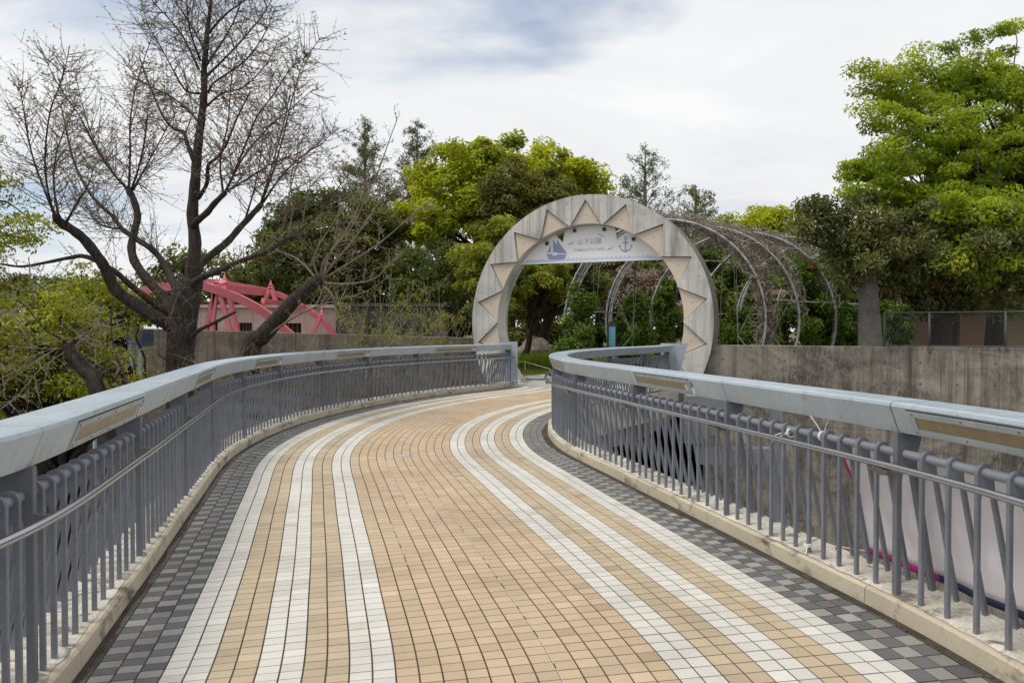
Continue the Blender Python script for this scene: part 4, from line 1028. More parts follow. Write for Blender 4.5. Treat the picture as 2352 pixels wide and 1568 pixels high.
LM['purple'] = leaf_mat('purple_petal', [(0.16, 0.02, 0.22), (0.26, 0.04, 0.34), (0.36, 0.08, 0.45)], 0.3)
LM['lawn'] = leaf_mat('lawn_blade', [(0.10, 0.14, 0.018), (0.17, 0.22, 0.028), (0.24, 0.29, 0.05)], 0.35)
LM['yellowed'] = leaf_mat('yellowed_leaf', [(0.35, 0.20, 0.02), (0.45, 0.28, 0.03), (0.5, 0.36, 0.05)], 0.4)
M['petal'] = mat('crimson_rose_petal', (0.55, 0.01, 0.06), 0.6)

# ------------------------------------------------------------------ big trees on the right
def cen_rad(x0, x1, y0, y1, d, depth=1.0):
    a, b = P(x0, y0, d), P(x1, y1, d); return ((a.x + b.x) / 2, d, (a.z + b.z) / 2), ((b.x - a.x) / 2, (b.x - a.x) / 2 * depth, (a.z - b.z) / 2)
def pts3(lst): return [tuple(P(*q)) for q in lst]
c, r = cen_rad(1985, 2620, 110, 640, 23.0, 0.8)
leafy_tree('broadleaf_tree', 'tall bright green tree at the right edge with spreading crown', (14.6, 24.0, -0.1), c, r, LM['bright'], M['barkdark'], 3, 220, 98000, 0.125, 0.5, 0.26, 70,
           0.5, 0.42, 0.6, 0.5, -0.75, extra=pts3([(1975, 160, 22), (2005, 165, 22.3), (2040, 175, 22.4), (2080, 150, 22.6), (2110, 120, 22.6), (2180, 110, 22.8), (2240, 90, 23), (2300, 70, 23), (2330, 60, 23.2), (1990, 250, 22), (2010, 290, 22),
                                             (1975, 390, 22), (1965, 440, 22), (1990, 460, 22), (2010, 350, 22), (2050, 230, 22.5), (1990, 205, 22.2), (2025, 205, 22.2)] + [(2040 + 34 * (i % 9), 175 + 32 * (i // 9) - 7 * (i % 9) + 14 * (i % 2), 21.6 + 0.4 * (i % 5)) for i in range(27)] + [(2060 + 40 * i, 470 + 25 * (i % 3), 20.8) for i in range(8)] + [(2250 + 30 * i, 560 + 20 * (i % 2), 21) for i in range(4)] + [(2040 + 38 * (i % 8), 250 + 55 * (i // 8) + 15 * (i % 3), 20.3 + 0.25 * (i % 4)) for i in range(32)] + [(2190 + 22 * (i % 9), 455 + 38 * (i // 9) + 16 * (i % 3), 18.3 + 0.3 * (i % 4)) for i in range(40)] + [(1960 + 24 * i, 440 + 10 * (i % 3), 20.5) for i in range(10)] + [(1950 + 30 * (i % 3), 380 + 25 * (i // 3), 21.3) for i in range(6)]), up=0.6)
c, r = cen_rad(1880, 2420, 465, 660, 19.6, 0.75)
dk = leafy_tree('evergreen_tree', 'dark olive evergreen with low spreading boughs over the granite pillar', (11.0, 20.3, -0.1), c, r, LM['darkR'], M['barkdark'], 4, 150, 46000, 0.135, 0.40, 0.24, 55,
           0.85, 0.36, 0.9, 0.25, -0.95, rnd_n=0.9, extra=pts3([(1850, 480, 19), (1865, 475, 19), (1885, 470, 19.2), (1905, 480, 19.2), (1840, 520, 18.8), (1860, 525, 19), (1885, 530, 19), (1910, 540, 19), (1930, 560, 19.2), (1950, 600, 19.3), (1930, 620, 19.2),
                                             (1955, 640, 19.4), (2060, 640, 19.2), (2100, 650, 19.2), (2150, 640, 19.2), (2200, 625, 19), (2250, 640, 19), (2300, 650, 19.2), (2340, 630, 19.2), (2000, 600, 19.2), (2040, 570, 19), (1960, 470, 19.4), (2000, 455, 19.6), (1935, 500, 19.2), (1990, 510, 19), (1900, 505, 19), (1960, 545, 18.8)] + [(2060 + 33 * i, 660 + 22 * (i % 3), 19.4 + 0.5 * (i % 2)) for i in range(11)] + [(2110 + 60 * i, 700 + 12 * (i % 2), 21.5) for i in range(5)]), up=0.55, fork=0.6)
rng = np.random.default_rng(77); pos = np.array(pts3([(2150 + rng.normal(0, 60), 640 + rng.normal(0, 22), 18.9 + rng.random() * .5) for _ in range(220)]))
v, f = leaf_quads(pos, unit(rng.normal(size=(220, 3)) + [0, -.5, .6]), 0.13, rng, 0.36, 0.8)
tag(link('yellowed_leaves', np_mesh('yellowed_leaves', v - np.array(dk.location), f, LM['yellowed'], rng.random(220)), dk), kind='stuff')

# ------------------------------------------------------------------ trees behind, left to right
def bg_tree(name, label, x0, x1, y0, y1, d, lm, bm, seed, **kw):
    c, r = cen_rad(x0, x1, y0, y1, d, 0.85); bx = kw.pop('bx', None); bx = c[0] if bx is None else P(bx, 700, d).x
    return leafy_tree(name, label, (bx, d, kw.pop('bz', -0.1)), c, r, lm, bm, seed, **kw)
bg_tree('camphor_tree', 'large rounded yellow-green camphor tree rising behind the round gate', 935, 1395, 322, 660, 47, LM['camphor'], M['barkdark'], 21, nclump=190, nleaf=56000, lsize=0.24, crad=0.9, trunk_r=0.4, nlimb=24, flat=0.7, aspect=0.65, droop=0.0, up=0.95, shell=0.66,
        extra=pts3([(955, 400, 46), (985, 385, 46), (1015, 350, 46), (1035, 345, 46), (1110, 330, 46), (1180, 325, 46), (1250, 340, 46), (1320, 380, 46), (1375, 400, 46.5), (1385, 430, 46.5), (1340, 385, 46), (975, 480, 45), (1020, 520, 45), (1060, 470, 44.5)]))
bg_tree('evergreen_tree', 'dark olive evergreen in front of the yellow-green camphor', 1105, 1335, 362, 640, 39, LM['olive'], M['barkdark'], 22, nclump=120, nleaf=30000, lsize=0.2, crad=0.7, trunk_r=0.3, aspect=0.4, droop=0.8, up=0.6)
bg_tree('evergreen_tree', 'dense dark evergreen right behind the pink bridge', 590, 945, 448, 745, 46, LM['dark'], M['barkdark'], 23, nclump=240, nleaf=62000, lsize=0.27, crad=0.95, trunk_r=0.35, aspect=0.4, droop=0.8, up=0.65, shell=0.7, zmin=-0.9,
        extra=pts3([(700, 470, 44), (760, 455, 44), (820, 468, 44), (870, 490, 44), (900, 520, 44)]))
bg_tree('soft_evergreen_tree', 'grey-green feathery tree between the dark evergreen and the gate', 915, 1085, 520, 770, 43.5, LM['soft'], M['barkdark'], 24, nclump=60, nleaf=20000, lsize=0.23, crad=0.8, trunk_r=0.22, aspect=0.25, droop=1.2, up=0.4)
bg_tree('young_leaf_tree', 'lime-tinged leafy tree directly left of the gate', 1040, 1215, 500, 770, 28.5, LM['lime'], M['barkdark'], 25, nclump=55, nleaf=13000, lsize=0.17, crad=0.5, trunk_r=0.16, aspect=0.42, droop=0.8, shell=0.35, up=0.6)
bg_tree('broadleaf_tree', 'yellow-green tree showing over the pergola hoops', 1600, 1885, 478, 720, 45, LM['camphor'], M['barkdark'], 26, nclump=110, nleaf=30000, lsize=0.27, crad=0.85, trunk_r=0.3, aspect=0.45, up=0.9)
bg_tree('grove_tree', 'dark green tree behind the pergola roof', 1480, 1700, 540, 760, 42, LM['soft'], M['barkdark'], 27, nclump=60, nleaf=15000, lsize=0.24, crad=0.9, trunk_r=0.25)
bg_tree('grove_tree', 'dark tree mass filling the back of the tan house', 1900, 2450, 560, 760, 44, LM['dark'], M['barkdark'], 28, nclump=80, nleaf=16000, lsize=0.28, crad=1.0, trunk_r=0.25)
bg_tree('shade_tree', 'forked tree with lime leaves framed in the left of the gate opening', 1150, 1330, 590, 720, 31, LM['lime'], M['barkdark'], 29, nclump=60, nleaf=9500, lsize=0.17, crad=0.45, trunk_r=0.13, bx=1200, fork=0.5, aspect=0.42, shell=0.3)
bg_tree('shade_tree', 'dark-leaved tree with thick trunk behind the forked tree in the gate', 1160, 1400, 560, 760, 35, LM['dark'], M['barkdark'], 30, nclump=60, nleaf=15000, lsize=0.2, crad=0.7, trunk_r=0.23, bx=1226, fork=0.75, shell=0.4)
bg_tree('cherry_tree', 'bare-limbed cherry with faded pink blossom behind the pergola', 1290, 1640, 570, 775, 38, LM['cherry'], M['barkdark'], 31, nclump=90, nleaf=7000, lsize=0.13, crad=0.6, trunk_r=0.16, bx=1400, nlimb=60, shell=0.2, zmin=-1.0, fork=0.35)
bg_tree('grove_tree', 'dark leafy tree filling the view behind the cherry', 1270, 1480, 500, 760, 50, LM['dark'], M['barkdark'], 32, nclump=70, nleaf=15000, lsize=0.28, crad=1.1, trunk_r=0.25)
bg_tree('grove_tree', 'olive tree behind the right side of the pergola', 1620, 1980, 560, 770, 40, LM['soft'], M['barkdark'], 33, nclump=110, nleaf=26000, lsize=0.22, crad=0.9, trunk_r=0.25, zmin=-0.9)
bg_tree('grove_tree', 'soft green tree behind the crown of the gate', 1430, 1620, 560, 760, 48, LM['soft'], M['barkdark'], 34, nclump=60, nleaf=13000, lsize=0.27, crad=1.0, trunk_r=0.25)
for k, (x0, x1, y0, y1, d, lm, lab) in enumerate(((1130, 1330, 742, 800, 40, 'dark', 'low dark hedge behind the boulder'), (1320, 1560, 735, 800, 42, 'rose', 'green hedge behind the information pillar'), (1540, 1800, 720, 800, 43, 'dark', 'dark hedge behind the pergola legs'),
                                                  (1010, 1180, 700, 800, 41, 'soft', 'shrub beside the blackened building'), (2380, 2700, 690, 800, 40, 'soft', 'shrub against the tan house'))):
    c, r = cen_rad(x0, x1, y0, y1, d, 0.5); rg = np.random.default_rng(50 + k); cl = clump_centres(c, r, 45, rg, 0.5, -1.0)
    v, f, tn = foliage(cl, c, 8000, 0.2, 0.5, rg); o = link('hedge', np_mesh('hedge', v - np.array([c[0], c[1], 0]), f, LM[lm], tn)); o.location = (c[0], c[1], 0); tag(o, lab, 'hedge')
# trees that close the far edge of the park
for k in range(14):
    d = 62 + 6 * (k % 3); xv = -100 + 205 * k
    c, r = cen_rad(xv - 190, xv + 190, 585 + 45 * ((k * 7) % 3), 770, d, 0.6)
    leafy_tree('far_tree', ['distant dark grove tree closing the park edge', 'distant soft green tree at the far park edge', 'distant olive tree along the far park edge'][k % 3], (c[0], d, -0.1), c, r,
               LM[['dark', 'soft', 'olive'][k % 3]], M['barkdark'], 200 + k, nclump=60, nleaf=9000, lsize=0.42, crad=1.5, trunk_r=0.3, nlimb=6, group='far trees at the park edge', twigs=False)

# pointed conifers with sparse spring needles
def conifer(label, xv, ytop, d, halfw, ybase, seed, leafn=5200, lm='conif', dens=1.0):
    rng = np.random.default_rng(seed); top = P(xv, ytop, d); base = Vector((top.x, d, -0.1)); zb = P(xv, ybase, d).z; hw = halfw / F * d
    root = empty('conifer', base, 0, label, 'tree', 'pointed conifers behind the park trees'); H = top.z
    mb = MB(); mb.tube([(base.x, d, -0.1), (base.x + .05, d, H * .5), (base.x, d, H * .8), (top.x, d, H)], [0.3, 0.2, 0.09, 0.015], 7); mb.build('trunk', M['twiggrey'], root)
    mb = MB(); pos = []
    z = max(zb - 2.5, 2.0)
    while z < H - 0.3:
        t = 1 - (z - zb) / (H - zb); t = min(max(t, 0.02), 1.15); L = hw * (t ** 0.8) * rng.uniform(0.65, 1.1); a = rng.uniform(0, 2*pi)
        st_ = np.array([base.x, d, z]); e = st_ + np.array([cos(a) * L, sin(a) * L, L * rng.uniform(0.45, 0.9)]); lp = limb_path(st_, e, -0.2, rng, 5, 0.12)
        mb.tube(lp, [0.035 * (0.4 + t) * (1 - 0.16 * i) for i in range(6)], 3, False)
        for _ in range(1 + int(8 * min(t, 1))):
            q = lp[rng.integers(1, 6)] + rng.normal(0, .05, 3); e2 = q + np.array([cos(a) * .5 + rng.normal(0, .4), sin(a) * .5 + rng.normal(0, .4), rng.uniform(0.15, .7)]) * L * 0.42
            mb.tube([q, (q + e2) / 2 + rng.normal(0, .03, 3), e2], [0.018, 0.014, 0.009], 3, False)
            for w in np.linspace(0.2, 1, 5): pos.append(q + (e2 - q) * w + rng.normal(0, .05, 3))
        for w in np.linspace(0.3, 1, 1 + int(4 * min(t, 1))): pos.append(np.array(lp[0]) + (np.array(lp[-1]) - np.array(lp[0])) * w)
        z += 0.16 / dens
    tag(mb.build('branches', M['twiggrey'], root), kind='stuff')
    pos = np.array(pos); k = rng.integers(0, len(pos), leafn); pp = pos[k] + rng.normal(0, .1, (leafn, 3))
    v, f = leaf_quads(pp, unit(rng.normal(size=(leafn, 3)) + [0, 0, .5]), 0.2, rng, 0.28, 0.2)
    tag(link('crown', np_mesh('crown', v - np.array(base), f, LM[lm], np.clip(.5 + .25 * rng.normal(size=leafn), 0, 1)), root), kind='stuff')
conifer('taller pointed conifer between the bare tree and the camphor, left one', 838, 268, 56, 92, 500, 61, 12000, 'conif', 1.8)
conifer('pointed conifer immediately left of the camphor crown', 958, 272, 58, 75, 480, 62, 11000, 'conif', 1.8)
conifer('pointed conifer above the right shoulder of the round gate', 1482, 330, 54, 85, 520, 63, 6500, 'needle', 1.3)
conifer('shorter conifer right of the gate over the pergola', 1598, 422, 52, 75, 560, 64, 6500, 'needle', 1.3)

# ------------------------------------------------------------------ leafy tree at the left edge and greenery below it
leafy_tree('feathery_tree', 'fresh green feathery tree at the left edge behind the bare ginkgo', (-11.5, 17.5, -5.2), *cen_rad(-330, 95, 290, 760, 17.5, 0.7), LM['fresh'], M['barkdark'], 71, 110, 13000, 0.11, 0.62, 0.2, 40, 0.4, 0.42, 0.5, 0.3, -0.95, up=0.5)
leafy_tree('feathery_tree', 'fresh green feathery tree low behind the left railing', (-8.8, 16.0, -5.2), *cen_rad(-120, 330, 640, 1010, 15.5, 0.6), LM['fresh'], M['barkdark'], 72, 150, 14000, 0.10, 0.5, 0.22, 44, 0.4, 0.42, 0.5, 0.25, -0.95, up=0.5)
leafy_tree('feathery_tree', 'thin green tree tops behind the ginkgo trunk', (-9.0, 21, -5.2), *cen_rad(100, 340, 600, 800, 20, 0.6), LM['fresh'], M['barkdark'], 73, 60, 4500, 0.12, 0.6, 0.14, 34, 0.4, 0.4, 0.5, 0.2, -0.95, up=0.5)
for k in range(5):
    leafy_tree('lower_tree', 'green tree growing on the lower ground left of the bridge', (-35 + 4.4 * k, 30 + 3 * (k % 2), -5.2), (-35 + 4.4 * k, 30 + 3 * (k % 2), -0.6), (3.2, 2.6, 3.6), LM[['soft', 'fresh', 'dark'][k % 3]], M['barkdark'], 80 + k, 70, 11000, 0.2, 0.8, 0.2, 12, group='trees on the lower ground at left')

# ------------------------------------------------------------------ bare ginkgo
def spline(pts, n):
    pts = [Vector(p) for p in pts]; q = [pts[0] * 2 - pts[1]] + pts + [pts[-1] * 2 - pts[-2]]; out = []
    seg = len(pts) - 1
    for i in range(n + 1):
        u = i / n * seg; k = min(int(u), seg - 1); t = u - k; a, b, c, d = q[k:k+4]
        out.append(0.5 * ((2*b) + (c - a)*t + (2*a - 5*b + 4*c - d)*t*t + (3*b - a - 3*c + d)*t**3))
    return out
class Bare:
    def __init__(s, seed): s.rng = np.random.default_rng(seed); s.tw = MB(); s.buds = []; s.thick = MB()
    def shoot(s, p, d, L, r, up=0.25, lvl=0, bud=0.5, n=5):
        """A curved shoot with short spurs."""
        rng = s.rng; d = Vector(d).normalized(); pts = [Vector(p)]
        for i in range(n):
            d = (d + Vector((0, 0, up / n)) + Vector(rng.normal(0, 0.07, 3))).normalized(); pts.append(pts[-1] + d * (L / n))
        s.tw.tube(pts, [r * (1 - 0.75 * i / n) for i in range(n + 1)], 4 if lvl == 0 else 3, False)
        for i in range(1, n + 1):
            if rng.random() < bud: s.buds.append(np.array(pts[i]) + rng.normal(0, 0.012, 3))
            if rng.random() < 0.75:
                e = pts[i] + Vector(rng.normal(0, 1, 3)).normalized() * 0.035; s.tw.tube([pts[i], e], [0.004, 0.0035], 3, False)
        if lvl < 1:
            for _ in range(rng.integers(1, 4)):
                k = rng.integers(1, n); side = d.cross(Vector(rng.normal(0, 1, 3))).normalized()
                s.shoot(pts[k], d * 0.7 + side * 0.8, L * rng.uniform(0.25, 0.5), r * 0.55, up, lvl + 1, bud, 3)
        return pts
    def clothe(s, path_, per_m, Lr, r, t0=0.1, bud=0.5, spread=0.95, up=0.3):
        """Side shoots all along a limb."""
        rng = s.rng; tot = sum((path_[i+1] - path_[i]).length for i in range(len(path_) - 1)); k = int(tot * per_m)
        for _ in range(k):
            t = t0 + (1 - t0) * rng.random(); u = t * (len(path_) - 1); i = min(int(u), len(path_) - 2); p = path_[i].lerp(path_[i+1], u - i); tg = (path_[i+1] - path_[i]).normalized()
            sd = tg.cross(Vector(rng.normal(0, 1, 3))).normalized()
            s.shoot(p, tg * rng.uniform(0.2, 0.7) + sd * spread, rng.uniform(*Lr) * (1.15 - 0.75 * t), r, up, 0, bud)
GD = 13.0
gk = empty('bare_ginkgo', P(415, 840, GD).xy.to_3d() + Vector((0, 0, -5.2)), 0, 'large nearly bare ginkgo with dark upswept limbs left of the footbridge', 'tree')
bt = Bare(41)
def limb(pts, d1, w0, w1, name='limb', mtl='bark', n=None, d0=GD, clothe=None, parent=gk, bare=bt):
    """pts: photograph points, depth running d0 -> d1, widths in photograph pixels."""
    m = len(pts); q = [P(x, y, d0 + (d1 - d0) * (i / (m - 1)) ** 0.8) for i, (x, y) in enumerate(pts)]; n = n or (m - 1) * 4; sp_ = spline(q, n)
    kw_ = 0.70 if w0 > 14 else 0.52
    rr_ = [max(0.006, kw_ * (w0 + (w1 - w0) * (i / n) ** 0.75) / 2 / F * d0) for i in range(n + 1)]
    rr_ = [x * (1 + 0.06 * math.sin(i * 1.7)) for i, x in enumerate(rr_)]
    mb = MB(); mb.tube(sp_, rr_, 10 if w0 > 12 else 6); mb.build(name, M[mtl], parent, smooth=True)
    if clothe: bare.clothe(sp_, *clothe)
    return sp_
tr_ = [(425, 690), (418, 760), (414, 832)]
base = P(412, 900, GD)
mb = MB(); tpts = spline([Vector((base.x - .05, GD, -5.3)), Vector((base.x, GD, -2.6)), P(412, 880, GD), P(418, 760, GD), P(424, 700, GD), P(440, 640, GD)], 30)
mb.tube(tpts, [(66 - 12 * abs(i - 24) / 24 * (1 if i < 24 else 4)) / 2 / F * GD * (1.12 if i < 4 else 1) for i in range(31)], 14); mb.build('trunk', M['bark'], gk, smooth=True)
TW = (20.0, (0.35, 1.1), 0.0068, 0.12, 0.35)       # shoots per metre, length range, radius, start, bud share
SP = (24.0, (0.4, 1.45), 0.0068, 0.04, 0.45)
limb([(432, 672), (441, 620), (448, 560), (442, 492), (448, 422), (452, 369), (457, 316), (464, 264), (469, 211), (469, 158), (473, 116), (476, 70), (483, 18), (488, -60), (490, -130)], 13.1, 50, 8, clothe=(13.0, (0.4, 1.4), 0.0075, 0.3, 0.45))
# left limbs
limb([(405, 762), (373, 737), (316, 702), (267, 667), (248, 630), (232, 600), (197, 554), (169, 530), (137, 509), (128, 495)], 11.8, 46, 24)
for p_, d_ in (([(130, 506), (116, 464), (105, 404), (105, 334), (116, 253), (137, 197), (151, 150), (160, 105)], 11.2), ([(130, 506), (109, 454), (81, 380), (63, 309), (53, 246), (42, 195)], 11.9), ([(135, 500), (123, 420), (130, 352), (151, 292), (175, 240)], 12.4), ([(150, 515), (175, 470), (205, 420), (215, 380)], 11.4)):
    limb(p_, d_, 13, 3, 'upright_shoot', d0=11.8, clothe=SP)
limb([(400, 730), (345, 690), (300, 655), (262, 622), (200, 590), (160, 592), (110, 602), (50, 612), (0, 606)], 12.2, 26, 6, clothe=(6, (.3, .8), .007, .3, .3))
limb([(395, 715), (380, 688), (338, 642), (309, 600), (302, 565), (309, 530), (316, 495), (306, 457), (296, 436)], 13.8, 36, 21)
for p_, d_ in (([(296, 438), (270, 410), (246, 380), (211, 323), (183, 267), (148, 218), (120, 169), (94, 110)], 13.2), ([(296, 436), (299, 352), (299, 281), (311, 204), (330, 141), (355, 67)], 14.2), ([(306, 436), (330, 392), (352, 352), (387, 288), (422, 229)], 15.0), ([(298, 440), (262, 400), (230, 350), (200, 280), (170, 160)], 15.0), ([(300, 440), (320, 380), (335, 300), (340, 240)], 13.0)):
    limb(p_, d_, 12, 3, 'upright_shoot', d0=13.8, clothe=SP)
limb([(412, 680), (397, 646), (380, 611), (352, 575), (316, 551), (281, 526), (260, 498), (225, 466), (197, 429), (169, 369), (150, 290), (140, 240)], 15.2, 32, 4, clothe=TW)
limb([(281, 526), (240, 520), (215, 500), (180, 440), (140, 380)], 15.6, 10, 3, 'upright_shoot', d0=14.4, clothe=SP)
# right limbs
limb([(440, 672), (446, 650), (470, 634), (492, 626), (527, 611), (570, 593), (619, 575), (661, 548), (700, 540)], 12.2, 30, 10, clothe=(5, (.3, .8), .007, .45, .2))
for p_ in ([(640, 560), (655, 500), (668, 430), (690, 350), (700, 290)], [(661, 548), (672, 480), (668, 410), (690, 330), (720, 265)], [(690, 545), (700, 480), (712, 420), (700, 380)], [(600, 582), (606, 520), (618, 470)], [(670, 548), (720, 500), (770, 440), (800, 400)]):
    limb(p_, 11.9 + R.random(), 9, 3, 'upright_shoot', 'barkpale' if R.random() < .6 else 'bark', d0=12.3, clothe=(9, (0.3, 0.95), 0.007, 0.1, 0.3))
limb([(446, 660), (453, 625), (468, 600), (499, 575), (527, 551), (548, 526), (577, 495), (602, 468)], 13.9, 32, 19)
for p_, d_ in (([(600, 468), (626, 397), (650, 316), (668, 239), (690, 160), (705, 120)], 13.5), ([(598, 470), (615, 415), (633, 352), (657, 264), (668, 200)], 14.6), ([(604, 466), (650, 400), (703, 352), (740, 330), (765, 300)], 14.8), ([(560, 515), (585, 430), (600, 350), (605, 290)], 14.4)):
    limb(p_, d_, 11, 3, 'upright_shoot', d0=13.9, clothe=SP)
limb([(446, 520), (450, 510), (475, 489), (492, 468), (517, 443)], 12.4, 27, 16)
for p_, d_ in (([(517, 443), (541, 390), (570, 316), (591, 267), (633, 211), (668, 158), (703, 130), (737, 86)], 11.8), ([(512, 440), (506, 369), (524, 281), (531, 190), (545, 120)], 12.8), ([(520, 440), (570, 410), (632, 372), (690, 350)], 11.9), ([(515, 445), (560, 360), (620, 290), (668, 250), (720, 205)], 13.0)):
    limb(p_, d_, 12, 3, 'upright_shoot', d0=12.4, clothe=SP)
limb([(455, 455), (475, 422), (478, 380), (499, 362), (520, 331), (545, 270), (575, 210)], 12.2, 16, 4, clothe=TW)
limb([(446, 370), (429, 327), (422, 306), (394, 292), (372, 262), (345, 200), (320, 130)], 13.6, 17, 4, clothe=TW)
for p_, d_ in (([(461, 141), (436, 70), (429, 0), (425, -60)], 12.6), ([(457, 160), (422, 88), (387, 42), (352, 4), (335, -40)], 13.6), ([(466, 216), (430, 210), (408, 180), (370, 110), (335, 50)], 12.4), ([(478, 214), (492, 190), (549, 151), (580, 120), (612, 70), (633, 15)], 12.5), ([(474, 150), (520, 81), (549, 21), (560, -40)], 13.8),
               ([(476, 80), (520, 32), (563, 0), (590, -40)], 12.8), ([(468, 250), (510, 215), (560, 200), (610, 150), (640, 90)], 14.2), ([(462, 290), (430, 250), (380, 215), (330, 190), (290, 150)], 14.2), ([(472, 120), (440, 60), (400, 0)], 13.9), ([(470, 180), (540, 110), (600, 40), (625, 0)], 13.4)):
    limb(p_, d_, 12, 3, 'upright_shoot', d0=13.05, clothe=SP)
limb([(430, 800), (448, 765), (490, 742), (541, 716)], 12.4, 16, 9, 'stub')
limb([(400, 830), (380, 825), (360, 810)], 12.7, 10, 4, 'stub', clothe=(10, (.2, .5), .006, .1, .2))
for _ in range(26): bt.shoot(P(R.uniform(385, 445), R.uniform(640, 820), GD - 0.25), (R.uniform(-1, 1), -0.7, R.uniform(-.4, .9)), R.uniform(.3, .8), 0.006, -0.3, 0, 0.1)
tag(bt.tw.build('twigs', M['twig'], gk), kind='stuff')
rng = np.random.default_rng(42); bp_ = np.array(bt.buds); bp_ = bp_[rng.random(len(bp_)) < 0.55]
v, f = leaf_quads(bp_, unit(rng.normal(size=(len(bp_), 3)) + [0, -.4, .4]), 0.036, rng, 0.7)
tag(link('buds', np_mesh('buds', v - np.array(gk.location), f, LM['bud'], rng.random(len(bp_))), gk), kind='stuff')

# broken ginkgo with pale shoots just behind the railing
g2 = empty('pollarded_ginkgo', P(590, 850, 16.2).xy.to_3d() + Vector((0, 0, -5.2)), 0, 'leaning pollarded ginkgo with pale shoots behind the left railing', 'tree')
b2 = Bare(43); kw = dict(parent=g2, bare=b2, d0=16.2)
b0_ = P(572, 850, 16.2)
mb = MB(); mb.tube(spline([Vector((b0_.x, 16.2, -5.3)), Vector((b0_.x, 16.2, -2)), P(575, 815, 16.2), P(600, 775, 16.2), P(640, 730, 16.2), P(680, 685, 16.2), P(735, 640, 16.2)], 24), [0.20] * 10 + [0.19 - 0.005 * i for i in range(15)], 10); mb.build('trunk', M['bark'], g2, smooth=True)
limb([(590, 790), (640, 752), (700, 715), (770, 690), (840, 670), (900, 630)], 15.6, 12, 3, 'pale_shoot', 'barkpale', clothe=(7, (.3, .9), .006, .2, .5), **kw)
for p_, d_ in (([(735, 640), (745, 600), (780, 555), (815, 510), (840, 455), (870, 390), (895, 320), (912, 275)], 15.6), ([(738, 640), (770, 600), (820, 540), (860, 480), (895, 430), (920, 410)], 16.9), ([(735, 645), (720, 600), (735, 560), (760, 520), (790, 470)], 15.9), ([(745, 640), (800, 605), (870, 560), (940, 500), (990, 460)], 15.8), ([(742, 650), (800, 652), (860, 640), (900, 600), (925, 575)], 15.7),
               ([(735, 650), (690, 600), (650, 580), (620, 572)], 16.7), ([(740, 645), (760, 580), (800, 520), (822, 480), (850, 395)], 16.5), ([(740, 655), (765, 680), (775, 720), (790, 740)], 15.9)):
    limb(p_, d_, 13, 3, 'pale_shoot', 'barkpale', clothe=(7.5, (.35, 1.0), .0062, .12, .3), **kw)
tag(b2.tw.build('twigs', M['twigpale'], g2), kind='stuff')
bp_ = np.array(b2.buds); v, f = leaf_quads(bp_, unit(rng.normal(size=(len(bp_), 3)) + [0, -.4, .4]), 0.035, rng, 0.7)
tag(link('buds', np_mesh('buds', v - np.array(g2.location), f, LM['bud'], rng.random(len(bp_))), g2), kind='stuff')
# slender budding sapling in front of the blackened building
g3 = empty('slender_sapling', P(860, 850, 19.5).xy.to_3d() + Vector((0, 0, -5.2)), 0, 'slender pale sapling with yellow-green buds above the middle of the left railing', 'tree')
b3 = Bare(44); kw = dict(parent=g3, bare=b3, d0=19.5)
q0 = P(845, 840, 19.5); mb = MB(); mb.tube([Vector((q0.x - .1, 19.5, -5.2)), Vector((q0.x, 19.5, -2)), P(850, 830, 19.5), P(878, 800, 19.5)], [.07, .06, .045, .03], 7); mb.build('trunk', M['barkpale'], g3, smooth=True)
for p_, d_ in (([(868, 810), (900, 770), (935, 735), (960, 700), (980, 660)], 19.2), ([(870, 806), (920, 780), (970, 770), (1000, 740), (1015, 725)], 20), ([(860, 815), (830, 780), (800, 740), (780, 720)], 18.8), ([(880, 800), (960, 795), (1020, 770), (1050, 730)], 20.2), ([(860, 800), (905, 740), (930, 700)], 19.9)):
    limb(p_, d_, 7, 2.5, 'pale_shoot', 'barkpale', clothe=(8, (.25, .8), .0055, .05, .95), **kw)
tag(b3.tw.build('twigs', M['twigpale'], g3), kind='stuff')
bp_ = np.repeat(np.array(b3.buds), 3, 0) + rng.normal(0, .03, (3 * len(b3.buds), 3)); v, f = leaf_quads(bp_, unit(rng.normal(size=(len(bp_), 3)) + [0, -.4, .4]), 0.045, rng, 0.6)
tag(link('buds', np_mesh('buds', v - np.array(g3.location), f, LM['lime'], rng.random(len(bp_))), g3), kind='stuff')
